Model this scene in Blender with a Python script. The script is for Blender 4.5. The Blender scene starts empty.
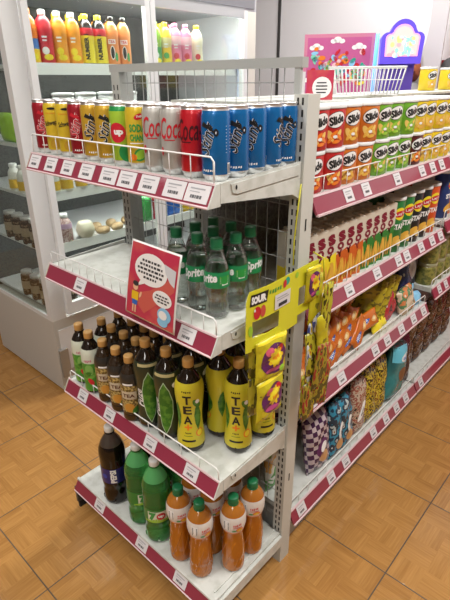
import bpy, bmesh, math, random
from mathutils import Vector, Matrix
random.seed(7)
PI = math.pi
scn = bpy.context.scene
COL = scn.collection

# ------------------------------------------------------------------ materials
MATS = {}
def mat(name, col, rough=.5, metal=0., trans=0., ior=1.45, emit=None, es=0., coat=0., spec=.5):
    if name in MATS: return MATS[name]
    m = bpy.data.materials.new(name); m.use_nodes = True
    b = m.node_tree.nodes['Principled BSDF']
    b.inputs['Base Color'].default_value = (*col, 1)
    b.inputs['Roughness'].default_value = rough
    b.inputs['Metallic'].default_value = metal
    b.inputs['Transmission Weight'].default_value = trans
    b.inputs['IOR'].default_value = ior
    b.inputs['Coat Weight'].default_value = coat
    b.inputs['Coat Roughness'].default_value = .08
    b.inputs['Specular IOR Level'].default_value = spec
    if emit:
        b.inputs['Emission Color'].default_value = (*emit, 1)
        b.inputs['Emission Strength'].default_value = es
    MATS[name] = m
    return m
def bsdf(m): return m.node_tree.nodes['Principled BSDF']
def noisy(m, c2, scale=8, lo=.4, hi=.6, stretch=(1, 1, 1), detail=3, coord='Object', bump=0):
    """mix the base colour with c2 by a noise"""
    nt = m.node_tree; b = bsdf(m)
    tc = nt.nodes.new('ShaderNodeTexCoord'); mp = nt.nodes.new('ShaderNodeMapping')
    mp.inputs['Scale'].default_value = stretch
    nz = nt.nodes.new('ShaderNodeTexNoise'); nz.inputs['Scale'].default_value = scale; nz.inputs['Detail'].default_value = detail
    mr = nt.nodes.new('ShaderNodeMapRange'); mr.inputs[1].default_value = lo; mr.inputs[2].default_value = hi
    mx = nt.nodes.new('ShaderNodeMix'); mx.data_type = 'RGBA'
    mx.inputs[6].default_value = b.inputs['Base Color'].default_value; mx.inputs[7].default_value = (*c2, 1)
    L = nt.links.new
    L(tc.outputs[coord], mp.inputs[0]); L(mp.outputs[0], nz.inputs['Vector']); L(nz.outputs['Fac'], mr.inputs[0])
    L(mr.outputs[0], mx.inputs[0]); L(mx.outputs[2], b.inputs['Base Color'])
    if bump:
        bp = nt.nodes.new('ShaderNodeBump'); bp.inputs['Strength'].default_value = bump; bp.inputs['Distance'].default_value = .004
        L(nz.outputs['Fac'], bp.inputs['Height']); L(bp.outputs[0], b.inputs['Normal'])
    return m
def ramp_mat(name, cols, scale, rough=.35, kind='noise', stretch=(1, 1, 1)):
    """printed film with patches of several colours"""
    if name in MATS: return MATS[name]
    m = mat(name, cols[0][1], rough, coat=.3)
    nt = m.node_tree; b = bsdf(m); L = nt.links.new
    tc = nt.nodes.new('ShaderNodeTexCoord'); mp = nt.nodes.new('ShaderNodeMapping'); mp.inputs['Scale'].default_value = stretch
    if kind == 'noise':
        nz = nt.nodes.new('ShaderNodeTexNoise'); nz.inputs['Scale'].default_value = scale; nz.inputs['Detail'].default_value = 2; out = nz.outputs['Fac']
    else:
        nz = nt.nodes.new('ShaderNodeTexVoronoi'); nz.inputs['Scale'].default_value = scale; out = nz.outputs['Distance']
    cr = nt.nodes.new('ShaderNodeValToRGB'); cr.color_ramp.interpolation = 'CONSTANT'
    e = cr.color_ramp.elements
    e[0].position = cols[0][0]; e[0].color = (*cols[0][1], 1)
    e[1].position = cols[1][0]; e[1].color = (*cols[1][1], 1)
    for p, c in cols[2:]:
        x = e.new(p); x.color = (*c, 1)
    L(tc.outputs['Object'], mp.inputs[0]); L(mp.outputs[0], nz.inputs['Vector']); L(out, cr.inputs[0]); L(cr.outputs[0], b.inputs['Base Color'])
    crinkle(m)
    return m
def crinkle(m, sc=38, st=.9):
    nt = m.node_tree; L = nt.links.new
    tc = nt.nodes.new('ShaderNodeTexCoord'); nz = nt.nodes.new('ShaderNodeTexNoise'); nz.inputs['Scale'].default_value = sc; nz.inputs['Detail'].default_value = 1.5
    bp = nt.nodes.new('ShaderNodeBump'); bp.inputs['Strength'].default_value = st; bp.inputs['Distance'].default_value = .006
    L(tc.outputs['Object'], nz.inputs['Vector']); L(nz.outputs['Fac'], bp.inputs['Height']); L(bp.outputs[0], bsdf(m).inputs['Normal']); bsdf(m).inputs['Roughness'].default_value = .24
    return m
def checker_mat(name, c1, c2, scale, rough=.35):
    m = mat(name, c1, rough, coat=.3); nt = m.node_tree; L = nt.links.new
    tc = nt.nodes.new('ShaderNodeTexCoord'); ck = nt.nodes.new('ShaderNodeTexChecker')
    mp = nt.nodes.new('ShaderNodeMapping'); mp.inputs['Scale'].default_value = (1, 0, 1); mp.inputs['Location'].default_value = (.003, .01, .003)
    ck.inputs['Scale'].default_value = scale; ck.inputs[1].default_value = (*c1, 1); ck.inputs[2].default_value = (*c2, 1)
    L(tc.outputs['Object'], mp.inputs[0]); L(mp.outputs[0], ck.inputs[0]); L(ck.outputs[0], bsdf(m).inputs['Base Color'])
    crinkle(m)
    return m
def thin_glass(name, tint=(1, 1, 1), gloss=.10):
    if name in MATS: return MATS[name]
    m = bpy.data.materials.new(name); m.use_nodes = True; nt = m.node_tree; nt.nodes.clear(); L = nt.links.new
    o = nt.nodes.new('ShaderNodeOutputMaterial'); mx = nt.nodes.new('ShaderNodeMixShader')
    tr = nt.nodes.new('ShaderNodeBsdfTransparent'); tr.inputs[0].default_value = (*tint, 1)
    gl = nt.nodes.new('ShaderNodeBsdfGlossy'); gl.inputs['Roughness'].default_value = .05
    lw = nt.nodes.new('ShaderNodeLayerWeight'); lw.inputs[0].default_value = .25
    mr = nt.nodes.new('ShaderNodeMapRange'); mr.inputs[3].default_value = gloss * .4; mr.inputs[4].default_value = min(1, gloss * 5)
    L(lw.outputs['Facing'], mr.inputs[0]); L(mr.outputs[0], mx.inputs[0]); L(tr.outputs[0], mx.inputs[1]); L(gl.outputs[0], mx.inputs[2]); L(mx.outputs[0], o.inputs[0])
    MATS[name] = m
    return m

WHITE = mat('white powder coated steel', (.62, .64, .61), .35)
noisy(WHITE, (.52, .54, .50), 30, .45, .65)
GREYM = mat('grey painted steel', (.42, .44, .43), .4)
POST = mat('pale grey post paint', (.58, .59, .55), .4)
DARK = mat('dark slot', (.02, .02, .02), .7)
WIRE = mat('galvanised wire', (.36, .37, .37), .4, .6)
WIREW = mat('white coated wire', (.8, .8, .79), .35)
RAILRED = mat('red price rail', (.27, .030, .060), .28, coat=.6)
PANELG = mat('dark grey back panel', (.32, .33, .32), .6)
noisy(PANELG, (.22, .22, .22), 90, .45, .55)
TAGW = mat('white paper tag', (.68, .66, .68), .5)
INK = mat('black ink', (.03, .03, .035), .6)
INKG = mat('grey ink', (.35, .35, .37), .6)
ALU = mat('aluminium', (.75, .75, .76), .3, .9)
RED = mat('red print', (.55, .015, .03), .35, coat=.3)
YEL = mat('yellow print', (.80, .52, .02), .35, coat=.3)
YELB = mat('bright yellow print', (.85, .70, .03), .35, coat=.3)
GRN = mat('green print', (.03, .30, .06), .35, coat=.3)
WHT = mat('white print', (.85, .85, .85), .4, coat=.2)
ORG = mat('orange print', (.80, .20, .015), .35, coat=.3)
BLU = mat('blue print', (.01, .13, .55), .3, coat=.4)
BLK = mat('black print', (.012, .012, .012), .4, coat=.2)
LIME = mat('lime print', (.30, .55, .04), .35, coat=.3)
CLEAR = thin_glass('clear plastic film', (.93, .95, .94), .2)

# ------------------------------------------------------------------ mesh builder
TXT = {}
def text_geo(s, bold=.0, shear=0.):
    k = (s, bold, shear)
    if k in TXT: return TXT[k]
    cu = bpy.data.curves.new('glyphs', 'FONT'); cu.body = s; cu.size = 1; cu.offset = bold; cu.shear = shear; cu.resolution_u = 2
    cu.align_x = 'CENTER'; cu.align_y = 'CENTER'
    ob = bpy.data.objects.new('glyphs', cu); COL.objects.link(ob)
    dg = bpy.context.evaluated_depsgraph_get()
    me = bpy.data.meshes.new_from_object(ob.evaluated_get(dg))
    bm = bmesh.new(); bm.from_mesh(me); bmesh.ops.triangulate(bm, faces=bm.faces[:])
    xs = [v.co.x for v in bm.verts] or [0]; ys = [v.co.y for v in bm.verts] or [0]
    w = max(xs) - min(xs); h = max(ys) - min(ys); cx = (max(xs) + min(xs)) / 2; cy = (max(ys) + min(ys)) / 2
    for v in bm.verts: v.co.x -= cx; v.co.y -= cy
    bm.verts.index_update()
    r = ([(v.co.x, v.co.y) for v in bm.verts], [[v.index for v in f.verts] for f in bm.faces], w or 1, h or 1)
    bm.free(); bpy.data.objects.remove(ob); bpy.data.curves.remove(cu); bpy.data.meshes.remove(me)
    TXT[k] = r
    return r

class MB:
    def __init__(s): s.v = []; s.f = []; s.m = []; s.mats = []; s.sm = []
    def mi(s, m):
        if m not in s.mats: s.mats.append(m)
        return s.mats.index(m)
    def add(s, vs, fs, m, smooth=False):
        o = len(s.v); s.v += [tuple(v) for v in vs]; k = s.mi(m)
        for f in fs: s.f.append([o + i for i in f]); s.m.append(k); s.sm.append(smooth)
        return s
    def box(s, c, d, m, rot=None):
        x, y, z = [a / 2 for a in d]
        vs = [Vector((i * x, j * y, k * z)) for i in (-1, 1) for j in (-1, 1) for k in (-1, 1)]
        if rot is not None: vs = [rot @ v for v in vs]
        vs = [v + Vector(c) for v in vs]
        return s.add(vs, [(0, 1, 3, 2), (4, 6, 7, 5), (0, 4, 5, 1), (2, 3, 7, 6), (0, 2, 6, 4), (1, 5, 7, 3)], m)
    def bb(s, a, b, m):
        return s.box([(a[i] + b[i]) / 2 for i in range(3)], [abs(b[i] - a[i]) for i in range(3)], m)
    def prism(s, poly, axis, a, b, m):
        """poly: 2-D outline in the two other axes; extruded along axis from a to b"""
        def P(u, v, w): return {0: (w, u, v), 1: (u, w, v), 2: (u, v, w)}[axis]
        n = len(poly); vs = [P(u, v, a) for u, v in poly] + [P(u, v, b) for u, v in poly]
        fs = [list(range(n)), list(range(2 * n - 1, n - 1, -1))] + [(i, (i + 1) % n, n + (i + 1) % n, n + i) for i in range(n)]
        return s.add(vs, fs, m)
    def tube(s, pts, r, m, n=6, close=False):
        pts = [Vector(p) for p in pts]; rings = []
        N = len(pts)
        for i, p in enumerate(pts):
            a = pts[i - 1] if i else (pts[-1] if close else p); b = pts[(i + 1) % N] if (i < N - 1 or close) else p
            t = (b - a).normalized() if (b - a).length > 1e-9 else Vector((0, 0, 1))
            up = Vector((0, 0, 1)) if abs(t.z) < .9 else Vector((1, 0, 0))
            x = t.cross(up).normalized(); y = x.cross(t)
            rings.append([p + r * (x * math.cos(2 * PI * k / n) + y * math.sin(2 * PI * k / n)) for k in range(n)])
        vs = [v for q in rings for v in q]; fs = []
        for i in range(N if close else N - 1):
            j = (i + 1) % N
            for k in range(n): fs.append((i * n + k, i * n + (k + 1) % n, j * n + (k + 1) % n, j * n + k))
        if not close: fs += [list(range(n))[::-1], [(N - 1) * n + k for k in range(n)]]
        return s.add(vs, fs, m, True)
    def lathe(s, prof, bands, n=28, cx=0, cy=0, sx=1, sy=1, sq=None, capb=True, capt=True):
        """prof [(r,z)...]; bands: material or [(z_top, material)...] ; sq: superellipse exponent"""
        o = len(s.v); 
        for r, z in prof:
            for k in range(n):
                a = 2 * PI * k / n; c, d = math.cos(a), math.sin(a)
                if sq:
                    q = (abs(c) ** sq + abs(d) ** sq) ** (-1 / sq); c *= q; d *= q
                s.v.append((cx + r * sx * c, cy + r * sy * d, z))
        def mt(z):
            if not isinstance(bands, list): return bands
            for zt, m in bands:
                if z <= zt: return m
            return bands[-1][1]
        for i in range(len(prof) - 1):
            k2 = s.mi(mt((prof[i][1] + prof[i + 1][1]) / 2))
            for k in range(n):
                s.f.append([o + i * n + k, o + i * n + (k + 1) % n, o + (i + 1) * n + (k + 1) % n, o + (i + 1) * n + k]); s.m.append(k2); s.sm.append(True)
        if capb: s.f.append([o + k for k in range(n)][::-1]); s.m.append(s.mi(mt(prof[0][1]))); s.sm.append(False)
        if capt: s.f.append([o + (len(prof) - 1) * n + k for k in range(n)]); s.m.append(s.mi(mt(prof[-1][1]))); s.sm.append(False)
        return s
    def flat(s, vs, fs, fn, m, sub=0):
        if sub:
            bm = bmesh.new(); bv = [bm.verts.new((x, y, 0)) for x, y in vs]
            for f in fs:
                try: bm.faces.new([bv[i] for i in f])
                except ValueError: pass
            bmesh.ops.triangulate(bm, faces=bm.faces[:])
            for _ in range(4):
                es = [e for e in bm.edges if e.calc_length() > sub]
                if not es: break
                bmesh.ops.subdivide_edges(bm, edges=es, cuts=1); bmesh.ops.triangulate(bm, faces=bm.faces[:])
            bm.verts.index_update(); vs = [(v.co.x, v.co.y) for v in bm.verts]; fs = [[v.index for v in f.verts] for f in bm.faces]; bm.free()
        return s.add([fn(x, y) for x, y in vs], fs, m)
    def marks(s, w, h, fn, m, at=(0, 0), rot=0, sub=.006, n=5):
        """a line of print too blurred to read: short strokes"""
        c, d = math.cos(rot), math.sin(rot)
        for k in range(n):
            x0 = -w / 2 + w * k / n; x1 = x0 + w / n * (.72 if k % 2 else .6); y0, y1 = -h * (.3 + .12 * (k % 3)), h * (.5 - .1 * (k % 2))
            s.poly([(at[0] + x * c - y * d, at[1] + x * d + y * c) for x, y in ((x0, y0), (x1, y0 + h * .1), (x1, y1), (x0 + w * .02, y1 - h * .1))], fn, m, sub)
        return s
    def text(s, t, w, h, fn, m, at=(0, 0), rot=0, bold=.02, shear=0, sub=.006):
        if t == '~': return s.marks(w, h, fn, m, at, rot, sub or .006)
        vs, fs, tw, th = text_geo(t, bold, shear)
        c, d = math.cos(rot), math.sin(rot); out = []
        for x, y in vs:
            x *= w / tw; y *= h / th
            out.append((at[0] + x * c - y * d, at[1] + x * d + y * c))
        return s.flat(out, fs, fn, m, sub)
    def poly(s, pts, fn, m, sub=.006): return s.flat(pts, [list(range(len(pts)))], fn, m, sub)
    def ell(s, cx, cy, rx, ry, fn, m, n=20, rot=0, sub=.008):
        c, d = math.cos(rot), math.sin(rot)
        return s.poly([(cx + rx * math.cos(2 * PI * k / n) * c - ry * math.sin(2 * PI * k / n) * d, cy + rx * math.cos(2 * PI * k / n) * d + ry * math.sin(2 * PI * k / n) * c) for k in range(n)], fn, m, sub)
    def rect(s, x0, y0, x1, y1, fn, m, sub=.008): return s.poly([(x0, y0), (x1, y0), (x1, y1), (x0, y1)], fn, m, sub)
    def build(s, name, parent=None):
        me = bpy.data.meshes.new(name); me.from_pydata(s.v, [], s.f)
        for m in s.mats: me.materials.append(m)
        me.polygons.foreach_set('material_index', s.m); me.polygons.foreach_set('use_smooth', s.sm); me.update()
        o = bpy.data.objects.new(name, me); COL.objects.link(o)
        if parent is not None: o.parent = parent
        return o
def wrap(prof_r, ang, e=.0006):
    """map (u, v) to a surface of revolution: v is the height, u the arc length from the angle ang"""
    rf = prof_r if callable(prof_r) else (lambda z: prof_r)
    def fn(u, v):
        r = rf(v); rr = max(r, .008); a = ang + u / rr
        return ((r + e) * math.cos(a), (r + e) * math.sin(a), v)
    return fn
def plane(o, ux, uy, e=.0005):
    o = Vector(o); ux = Vector(ux).normalized(); uy = Vector(uy).normalized(); n = ux.cross(uy)
    return lambda u, v: tuple(o + ux * u + uy * v + n * e)
def rprof(prof):
    def r(z):
        if z <= prof[0][1]: return prof[0][0]
        for (r0, z0), (r1, z1) in zip(prof, prof[1:]):
            if z0 <= z <= z1 and z1 > z0: return r0 + (r1 - r0) * (z - z0) / (z1 - z0)
        return prof[-1][0]
    return r
def smoothprof(prof, n=4):
    """Catmull-Rom through the profile points"""
    out = []; P = [prof[0]] + list(prof) + [prof[-1]]
    for i in range(1, len(P) - 2):
        for k in range(n):
            t = k / n; q = []
            for a in (0, 1):
                p0, p1, p2, p3 = P[i - 1][a], P[i][a], P[i + 1][a], P[i + 2][a]
                q.append(.5 * (2 * p1 + (p2 - p0) * t + (2 * p0 - 5 * p1 + 4 * p2 - p3) * t * t + (3 * p1 - p0 - 3 * p2 + p3) * t ** 3))
            out.append(tuple(q))
    out.append(prof[-1])
    return out

# ------------------------------------------------------------------ things
def tag(o, label, cat, group=None):
    o['label'] = label; o['category'] = cat
    if group: o['group'] = group
    return o
def thing(name, label, cat, loc=(0, 0, 0), rz=0, group=None, rot=None):
    o = bpy.data.objects.new(name, None); COL.objects.link(o); o.empty_display_size = .05
    o.location = loc; o.rotation_euler = rot if rot else (0, 0, rz)
    return tag(o, label, cat, group)
USED = set()
def dup(root, label, loc, rz=None, rot=None, group=None):
    """first use moves the original, later uses copy the thing with its parts and sub-parts"""
    if root.name not in USED:
        USED.add(root.name); r = root
    else:
        def cp(o, par):
            c = o.copy(); COL.objects.link(c); c.parent = par
            for ch in KIDS.get(o.name, ()): cp(ch, c)
            return c
        if root.name not in KIDS: index_kids(root)
        r = cp(root, None)
    r.location = loc
    if rot is not None: r.rotation_euler = rot
    elif rz is not None: r.rotation_euler = (0, 0, rz)
    r['label'] = label
    if group: r['group'] = group
    return r
KIDS = {}
def index_kids(o):
    KIDS[o.name] = [c for c in bpy.data.objects if c.parent == o]
    for c in KIDS[o.name]: index_kids(c)
def struct(mb, name):
    o = mb.build(name); o['kind'] = 'structure'
    return o
ORD = ['first', 'second', 'third', 'fourth', 'fifth', 'sixth', 'seventh', 'eighth', 'ninth', 'tenth', 'eleventh', 'twelfth']

# ================================================================== ROOM
def floor_mat():
    m = mat('wood pattern ceramic tile', (.5, .27, .1), .22, coat=.0, spec=.5); nt = m.node_tree; b = bsdf(m); L = nt.links.new
    def N(t, **k):
        n = nt.nodes.new(t)
        for a, v in k.items(): setattr(n, a, v)
        return n
    def M(op, a, bb=None):
        n = N('ShaderNodeMath', operation=op)
        for i, x in enumerate((a, bb)):
            if x is None: continue
            if isinstance(x, (int, float)): n.inputs[i].default_value = x
            else: L(x, n.inputs[i])
        return n.outputs[0]
    tc = N('ShaderNodeTexCoord'); sp = N('ShaderNodeSeparateXYZ'); L(tc.outputs['Object'], sp.inputs[0])
    T = .3988
    u = M('ADD', M('DIVIDE', M('SUBTRACT', sp.outputs[0], .2987), T), 50); v = M('ADD', M('DIVIDE', M('SUBTRACT', sp.outputs[1], .2085), T), 50)
    fu = M('FRACT', u); fv = M('FRACT', v)
    du = M('MINIMUM', fu, M('SUBTRACT', 1, fu)); dv = M('MINIMUM', fv, M('SUBTRACT', 1, fv))
    grout = M('LESS_THAN', M('MINIMUM', du, dv), .0055)
    # basket-weave blocks, each made of narrow strips
    bu = M('FLOOR', M('MULTIPLY', u, 4)); bv = M('FLOOR', M('MULTIPLY', v, 4))
    par = M('MODULO', M('ADD', bu, bv), 2)
    s1 = M('FLOOR', M('MULTIPLY', u, 16)); s2 = M('FLOOR', M('MULTIPLY', v, 16))
    c1 = N('ShaderNodeCombineXYZ'); L(s1, c1.inputs[0]); L(bv, c1.inputs[1]); c2 = N('ShaderNodeCombineXYZ'); L(bu, c2.inputs[0]); L(s2, c2.inputs[1]); c2.inputs[2].default_value = 3
    mxv = N('ShaderNodeMix', data_type='VECTOR'); L(par, mxv.inputs[0]); L(c1.outputs[0], mxv.inputs[4]); L(c2.outputs[0], mxv.inputs[5])
    wn = N('ShaderNodeTexWhiteNoise'); L(mxv.outputs[1], wn.inputs['Vector'])
    # grain
    g1 = N('ShaderNodeTexNoise'); mp1 = N('ShaderNodeMapping'); mp1.inputs['Scale'].default_value = (160, 9, 1); L(tc.outputs['Object'], mp1.inputs[0]); L(mp1.outputs[0], g1.inputs['Vector']); g1.inputs['Scale'].default_value = 1
    g2 = N('ShaderNodeTexNoise'); mp2 = N('ShaderNodeMapping'); mp2.inputs['Scale'].default_value = (9, 160, 1); L(tc.outputs['Object'], mp2.inputs[0]); L(mp2.outputs[0], g2.inputs['Vector']); g2.inputs['Scale'].default_value = 1
    mg = N('ShaderNodeMix', data_type='FLOAT'); L(par, mg.inputs[0]); L(g1.outputs['Fac'], mg.inputs[2]); L(g2.outputs['Fac'], mg.inputs[3])
    big = N('ShaderNodeTexNoise'); big.inputs['Scale'].default_value = 2.2; L(tc.outputs['Object'], big.inputs['Vector'])
    t = M('ADD', M('MULTIPLY', wn.outputs['Value'], .22), M('ADD', M('MULTIPLY', mg.outputs[0], .62), M('MULTIPLY', big.outputs['Fac'], .25)))
    cr = N('ShaderNodeValToRGB'); e = cr.color_ramp.elements
    e[0].position = .15; e[0].color = (.27, .12, .032, 1); e[1].position = .95; e[1].color = (.56, .30, .095, 1)
    L(t, cr.inputs[0])
    mx = N('ShaderNodeMix', data_type='RGBA'); L(grout, mx.inputs[0]); L(cr.outputs[0], mx.inputs[6]); mx.inputs[7].default_value = (.10, .07, .045, 1)
    L(mx.outputs[2], b.inputs['Base Color'])
    r = M('ADD', M('MULTIPLY', mg.outputs[0], .12), .08); r2 = M('ADD', r, M('MULTIPLY', grout, .4)); L(r2, b.inputs['Roughness'])
    bp = N('ShaderNodeBump'); bp.inputs['Strength'].default_value = .25; bp.inputs['Distance'].default_value = .0015
    L(M('SUBTRACT', M('MULTIPLY', mg.outputs[0], .3), grout), bp.inputs['Height']); L(bp.outputs[0], b.inputs['Normal'])
    return m
FLOOR = floor_mat()
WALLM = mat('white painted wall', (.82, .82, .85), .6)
struct(MB().bb((-4, -3.6, -.05), (3.4, 2.9, 0), FLOOR), 'floor')
struct(MB().bb((-4, 2.8, 0), (3.4, 2.9, 3), WALLM), 'wall_back')
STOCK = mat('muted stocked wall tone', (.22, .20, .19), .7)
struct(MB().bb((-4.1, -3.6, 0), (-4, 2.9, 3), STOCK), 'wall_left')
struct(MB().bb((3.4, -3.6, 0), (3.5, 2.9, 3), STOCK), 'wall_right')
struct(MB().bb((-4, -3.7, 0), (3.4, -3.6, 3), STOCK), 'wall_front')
struct(MB().bb((-4, -3.6, 3), (3.4, 2.9, 3.05), mat('ceiling board', (.55, .55, .55), .7)), 'ceiling')
SEAM = mat('dark joint strip', (.06, .06, .06), .5)
struct(MB().bb((-2.170, 2.79, 0), (-2.145, 2.8, 3), SEAM), 'trim_1')
struct(MB().bb((-.806, 2.79, 0), (-.79, 2.8, 3), SEAM), 'trim_2')

# ================================================================== GONDOLA
ZD = [1.338, 1.005, .579, .140]                 # shelf tops, end unit, from the top one down
ZR = [1.258, .957, .629, .185]                  # shelf tops along the aisle
W = .712                                        # width of the end unit
YB = 0.0

def slots(mb, fn, z0, z1, dx=.0065, step=.025):
    z = z0
    while z < z1:
        for sx in (-dx, dx):
            mb.rect(sx - .0026, z, sx + .0026, z + .015, fn, DARK, sub=0)
        z += step
fr = thing('slotted_shelving', 'pale grey slotted steel frame with wire mesh back that carries the end shelves', 'shelf frame', (0, 0, 0))
p = MB(); p.bb((-.026, .0, 0), (.010, .05, 1.492), POST); slots(p, plane((-.009, 0, 0), (1, 0, 0), (0, 0, 1)), .12, 1.47)
for z in (.36, 1.18): p.rect(.02, z, .026, z + .03, plane((.010, 0, 0), (0, 1, 0), (0, 0, 1)), DARK, 0)
p.bb((-.030, .002, 1.492), (-.014, .010, 1.55), GREYM)
p.build('upright', fr)
p = MB(); p.bb((-W + .006, .0, 0), (-W + .046, .05, 1.545), GREYM); slots(p, plane((-W + .026, 0, 0), (1, 0, 0), (0, 0, 1)), .12, 1.5, .009)
p.build('upright', fr)
p = MB(); p.bb((-.372, .012, 0), (-.336, .05, 1.24), GREYM); slots(p, plane((-.354, .012, 0), (1, 0, 0), (0, 0, 1)), .15, 1.2, .008); p.build('upright', fr)
p = MB(); p.bb((-W, .0, 1.545), (-.010, .024, 1.566), mat('grey top rail', (.40, .41, .40), .4)); p.build('top_rail', fr)
p = MB()
x = -W + .075
while x < -.04:
    p.tube([(x, .008, .16), (x, .008, 1.545)], .0011, WIRE, 5); x += .036
for z in (.2, .3, .4, .5, .62, .72, .82, .92, 1.03, 1.10, 1.17, 1.24, 1.30, 1.38, 1.44, 1.515): p.tube([(-W + .046, .011, z), (-.026, .011, z)], .0011, WIRE, 5)
p.build('wire_mesh', fr)
p = MB(); p.bb((-W + .01, -.30, .0), (.0, -.285, .095), mat('black kick plate', (.03, .03, .03), .5)); p.bb((-W + .03, .0, 0), (-.03, .03, .10), GREYM); p.build('kick_plate', fr)
p = MB(); p.bb((-W - .012, -.335, .03), (-W, -.0, .105), mat('dark foot steel', (.06, .06, .06), .4)); p.bb((-W - .012, -.33, 0), (-W, -.29, .03), DARK); p.build('side_foot', fr)

def wire_guard(p, x0, x1, y, z, h, step, axis='x', yb=None, rr=.0020, m=WIREW, mid=None):
    def P(a, d=0, zz=0): return (a, y + d, zz) if axis == 'x' else (y - d, a, zz)
    p.tube([P(x0, 0, z), P(x0, 0, z + h - .008), P(x0 + .008, 0, z + h), P(x1 - .008, 0, z + h), P(x1, 0, z + h - .008), P(x1, 0, z)], rr, m, 6)
    n = max(2, round((x1 - x0) / step))
    for k in range(1, n): a = x0 + (x1 - x0) * k / n; p.tube([P(a, 0, z), P(a, 0, z + h)], rr * .6, m, 5)
    if mid: p.tube([P(x0, 0, z + mid), P(x1, 0, z + mid)], rr * .6, m, 5)

def end_shelf(k, label, h, step, front=-.288, name='gondola_shelf'):
    z = ZD[k]; t = thing(name, label, 'shelf', (0, 0, 0), group='shelves of the end unit')
    p = MB(); p.bb((-W, front, z - .018), (0, -.004, z), WHITE)
    p.bb((-W, front, z - .030), (-W + .003, -.004, z), WHITE)
    p.build('deck', t)
    # slanted rail : top edge at the front of the deck, bottom edge stands out
    yb = front - .022
    p = MB(); p.prism([(front, z), (yb, z - .040), (yb + .004, z - .042), (front + .004, z - .012)], 0, -W - .003, .0, RAILRED)
    lip = mat('clear rail lip', (.72, .55, .58), .25)
    p.prism([(front + .001, z + .002), (front - .002, z + .002), (front - .003, z - .002), (front, z - .002)], 0, -W - .003, .0, lip)
    p.prism([(yb, z - .040), (yb - .003, z - .042), (yb - .002, z - .045), (yb + .003, z - .043)], 0, -W - .003, .0, lip)
    p.build('price_rail', t)
    p = MB(); p.prism([(front - .0, z), (yb - .002, z - .044), (front + .012, z - .044), (front + .012, z)], 0, .0, .003, WHITE); p.build('rail_end_cap', t); p = MB()
    p.prism([(front - .0, z), (yb - .002, z - .044), (front + .012, z - .044), (front + .012, z)], 0, -W - .009, -W - .003, mat('beige rail cap', (.50, .47, .40), .5)); p.build('rail_end_cap', t)
    # bracket: side plate deeper at the post
    for sx, nm in ((.0, 'bracket'), (-W, 'bracket')):
        a, b2 = (sx, sx + .004) if sx == 0 else (sx - .004, sx)
        p = MB(); p.prism([(front + .012, z + .001), (-.002, z + .012), (-.002, z - .075), (-.03, z - .06), (front + .012, z - .038)], 0, a, b2, WHITE)
        if sx == 0:
            p.prism([(front + .04, z - .004), (-.012, z + .006), (-.012, z - .018), (front + .06, z - .026), (front + .045, z - .022)], 0, .004, .0065, WHITE)
            fn = plane((.0066, 0, 0), (0, 1, 0), (0, 0, 1)); p.ell(front + .055, z - .012, .003, .005, fn, DARK, 10, sub=0)
            p.poly([(front + .05, z - .0262), (front + .06, z - .0275), (-.012, z - .0195), (-.012, z - .0185)], plane((.0042, 0, 0), (0, 1, 0), (0, 0, 1)), INKG, 0)
        p.build(nm, t)
    p = MB(); wire_guard(p, -W + .004, -.006, front + .004, z, h, step)
    p.build('wire_guard', t)
    return t
end_shelf(0, 'white top shelf of the end unit with the row of drink cans', .05, .062)
end_shelf(1, 'white second shelf of the end unit with clear lemonade bottles and an empty stretch', .04, .038)
end_shelf(2, 'white third shelf of the end unit packed with tea bottles', .036, .07)
# base shelf
t = thing('gondola_shelf', 'white bottom deck of the end unit with the large soda and orange bottles', 'shelf', (0, 0, 0), group='shelves of the end unit')
z = ZD[3]; f3 = -.318
p = MB(); p.bb((-W, f3, z - .018), (-.004, -.004, z), WHITE); p.bb((-.02, f3 + .02, z), (-.014, -.004, z + .004), WHITE); p.build('deck', t)
p = MB(); p.prism([(f3, z), (f3 - .022, z - .040), (f3 - .018, z - .042), (f3 + .004, z - .012)], 0, -W - .003, .0, RAILRED); p.prism([(f3 + .004, z + .004), (f3 - .004, z + .003), (f3 - .005, z - .003), (f3, z - .003)], 0, -W - .003, .0, WHITE)
p.prism([(f3 - .022, z - .040), (f3 - .025, z - .042), (f3 - .024, z - .045), (f3 - .018, z - .043)], 0, -W - .003, 0, MATS['clear rail lip']); p.build('price_rail', t)
p = MB(); p.bb((0, f3 - .015, z - .052), (.014, -.002, z - .008), WHITE); p.bb((-.004, f3 - .01, z - .014), (.004, -.002, z + .002), WHITE); p.build('side_beam', t)

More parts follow.
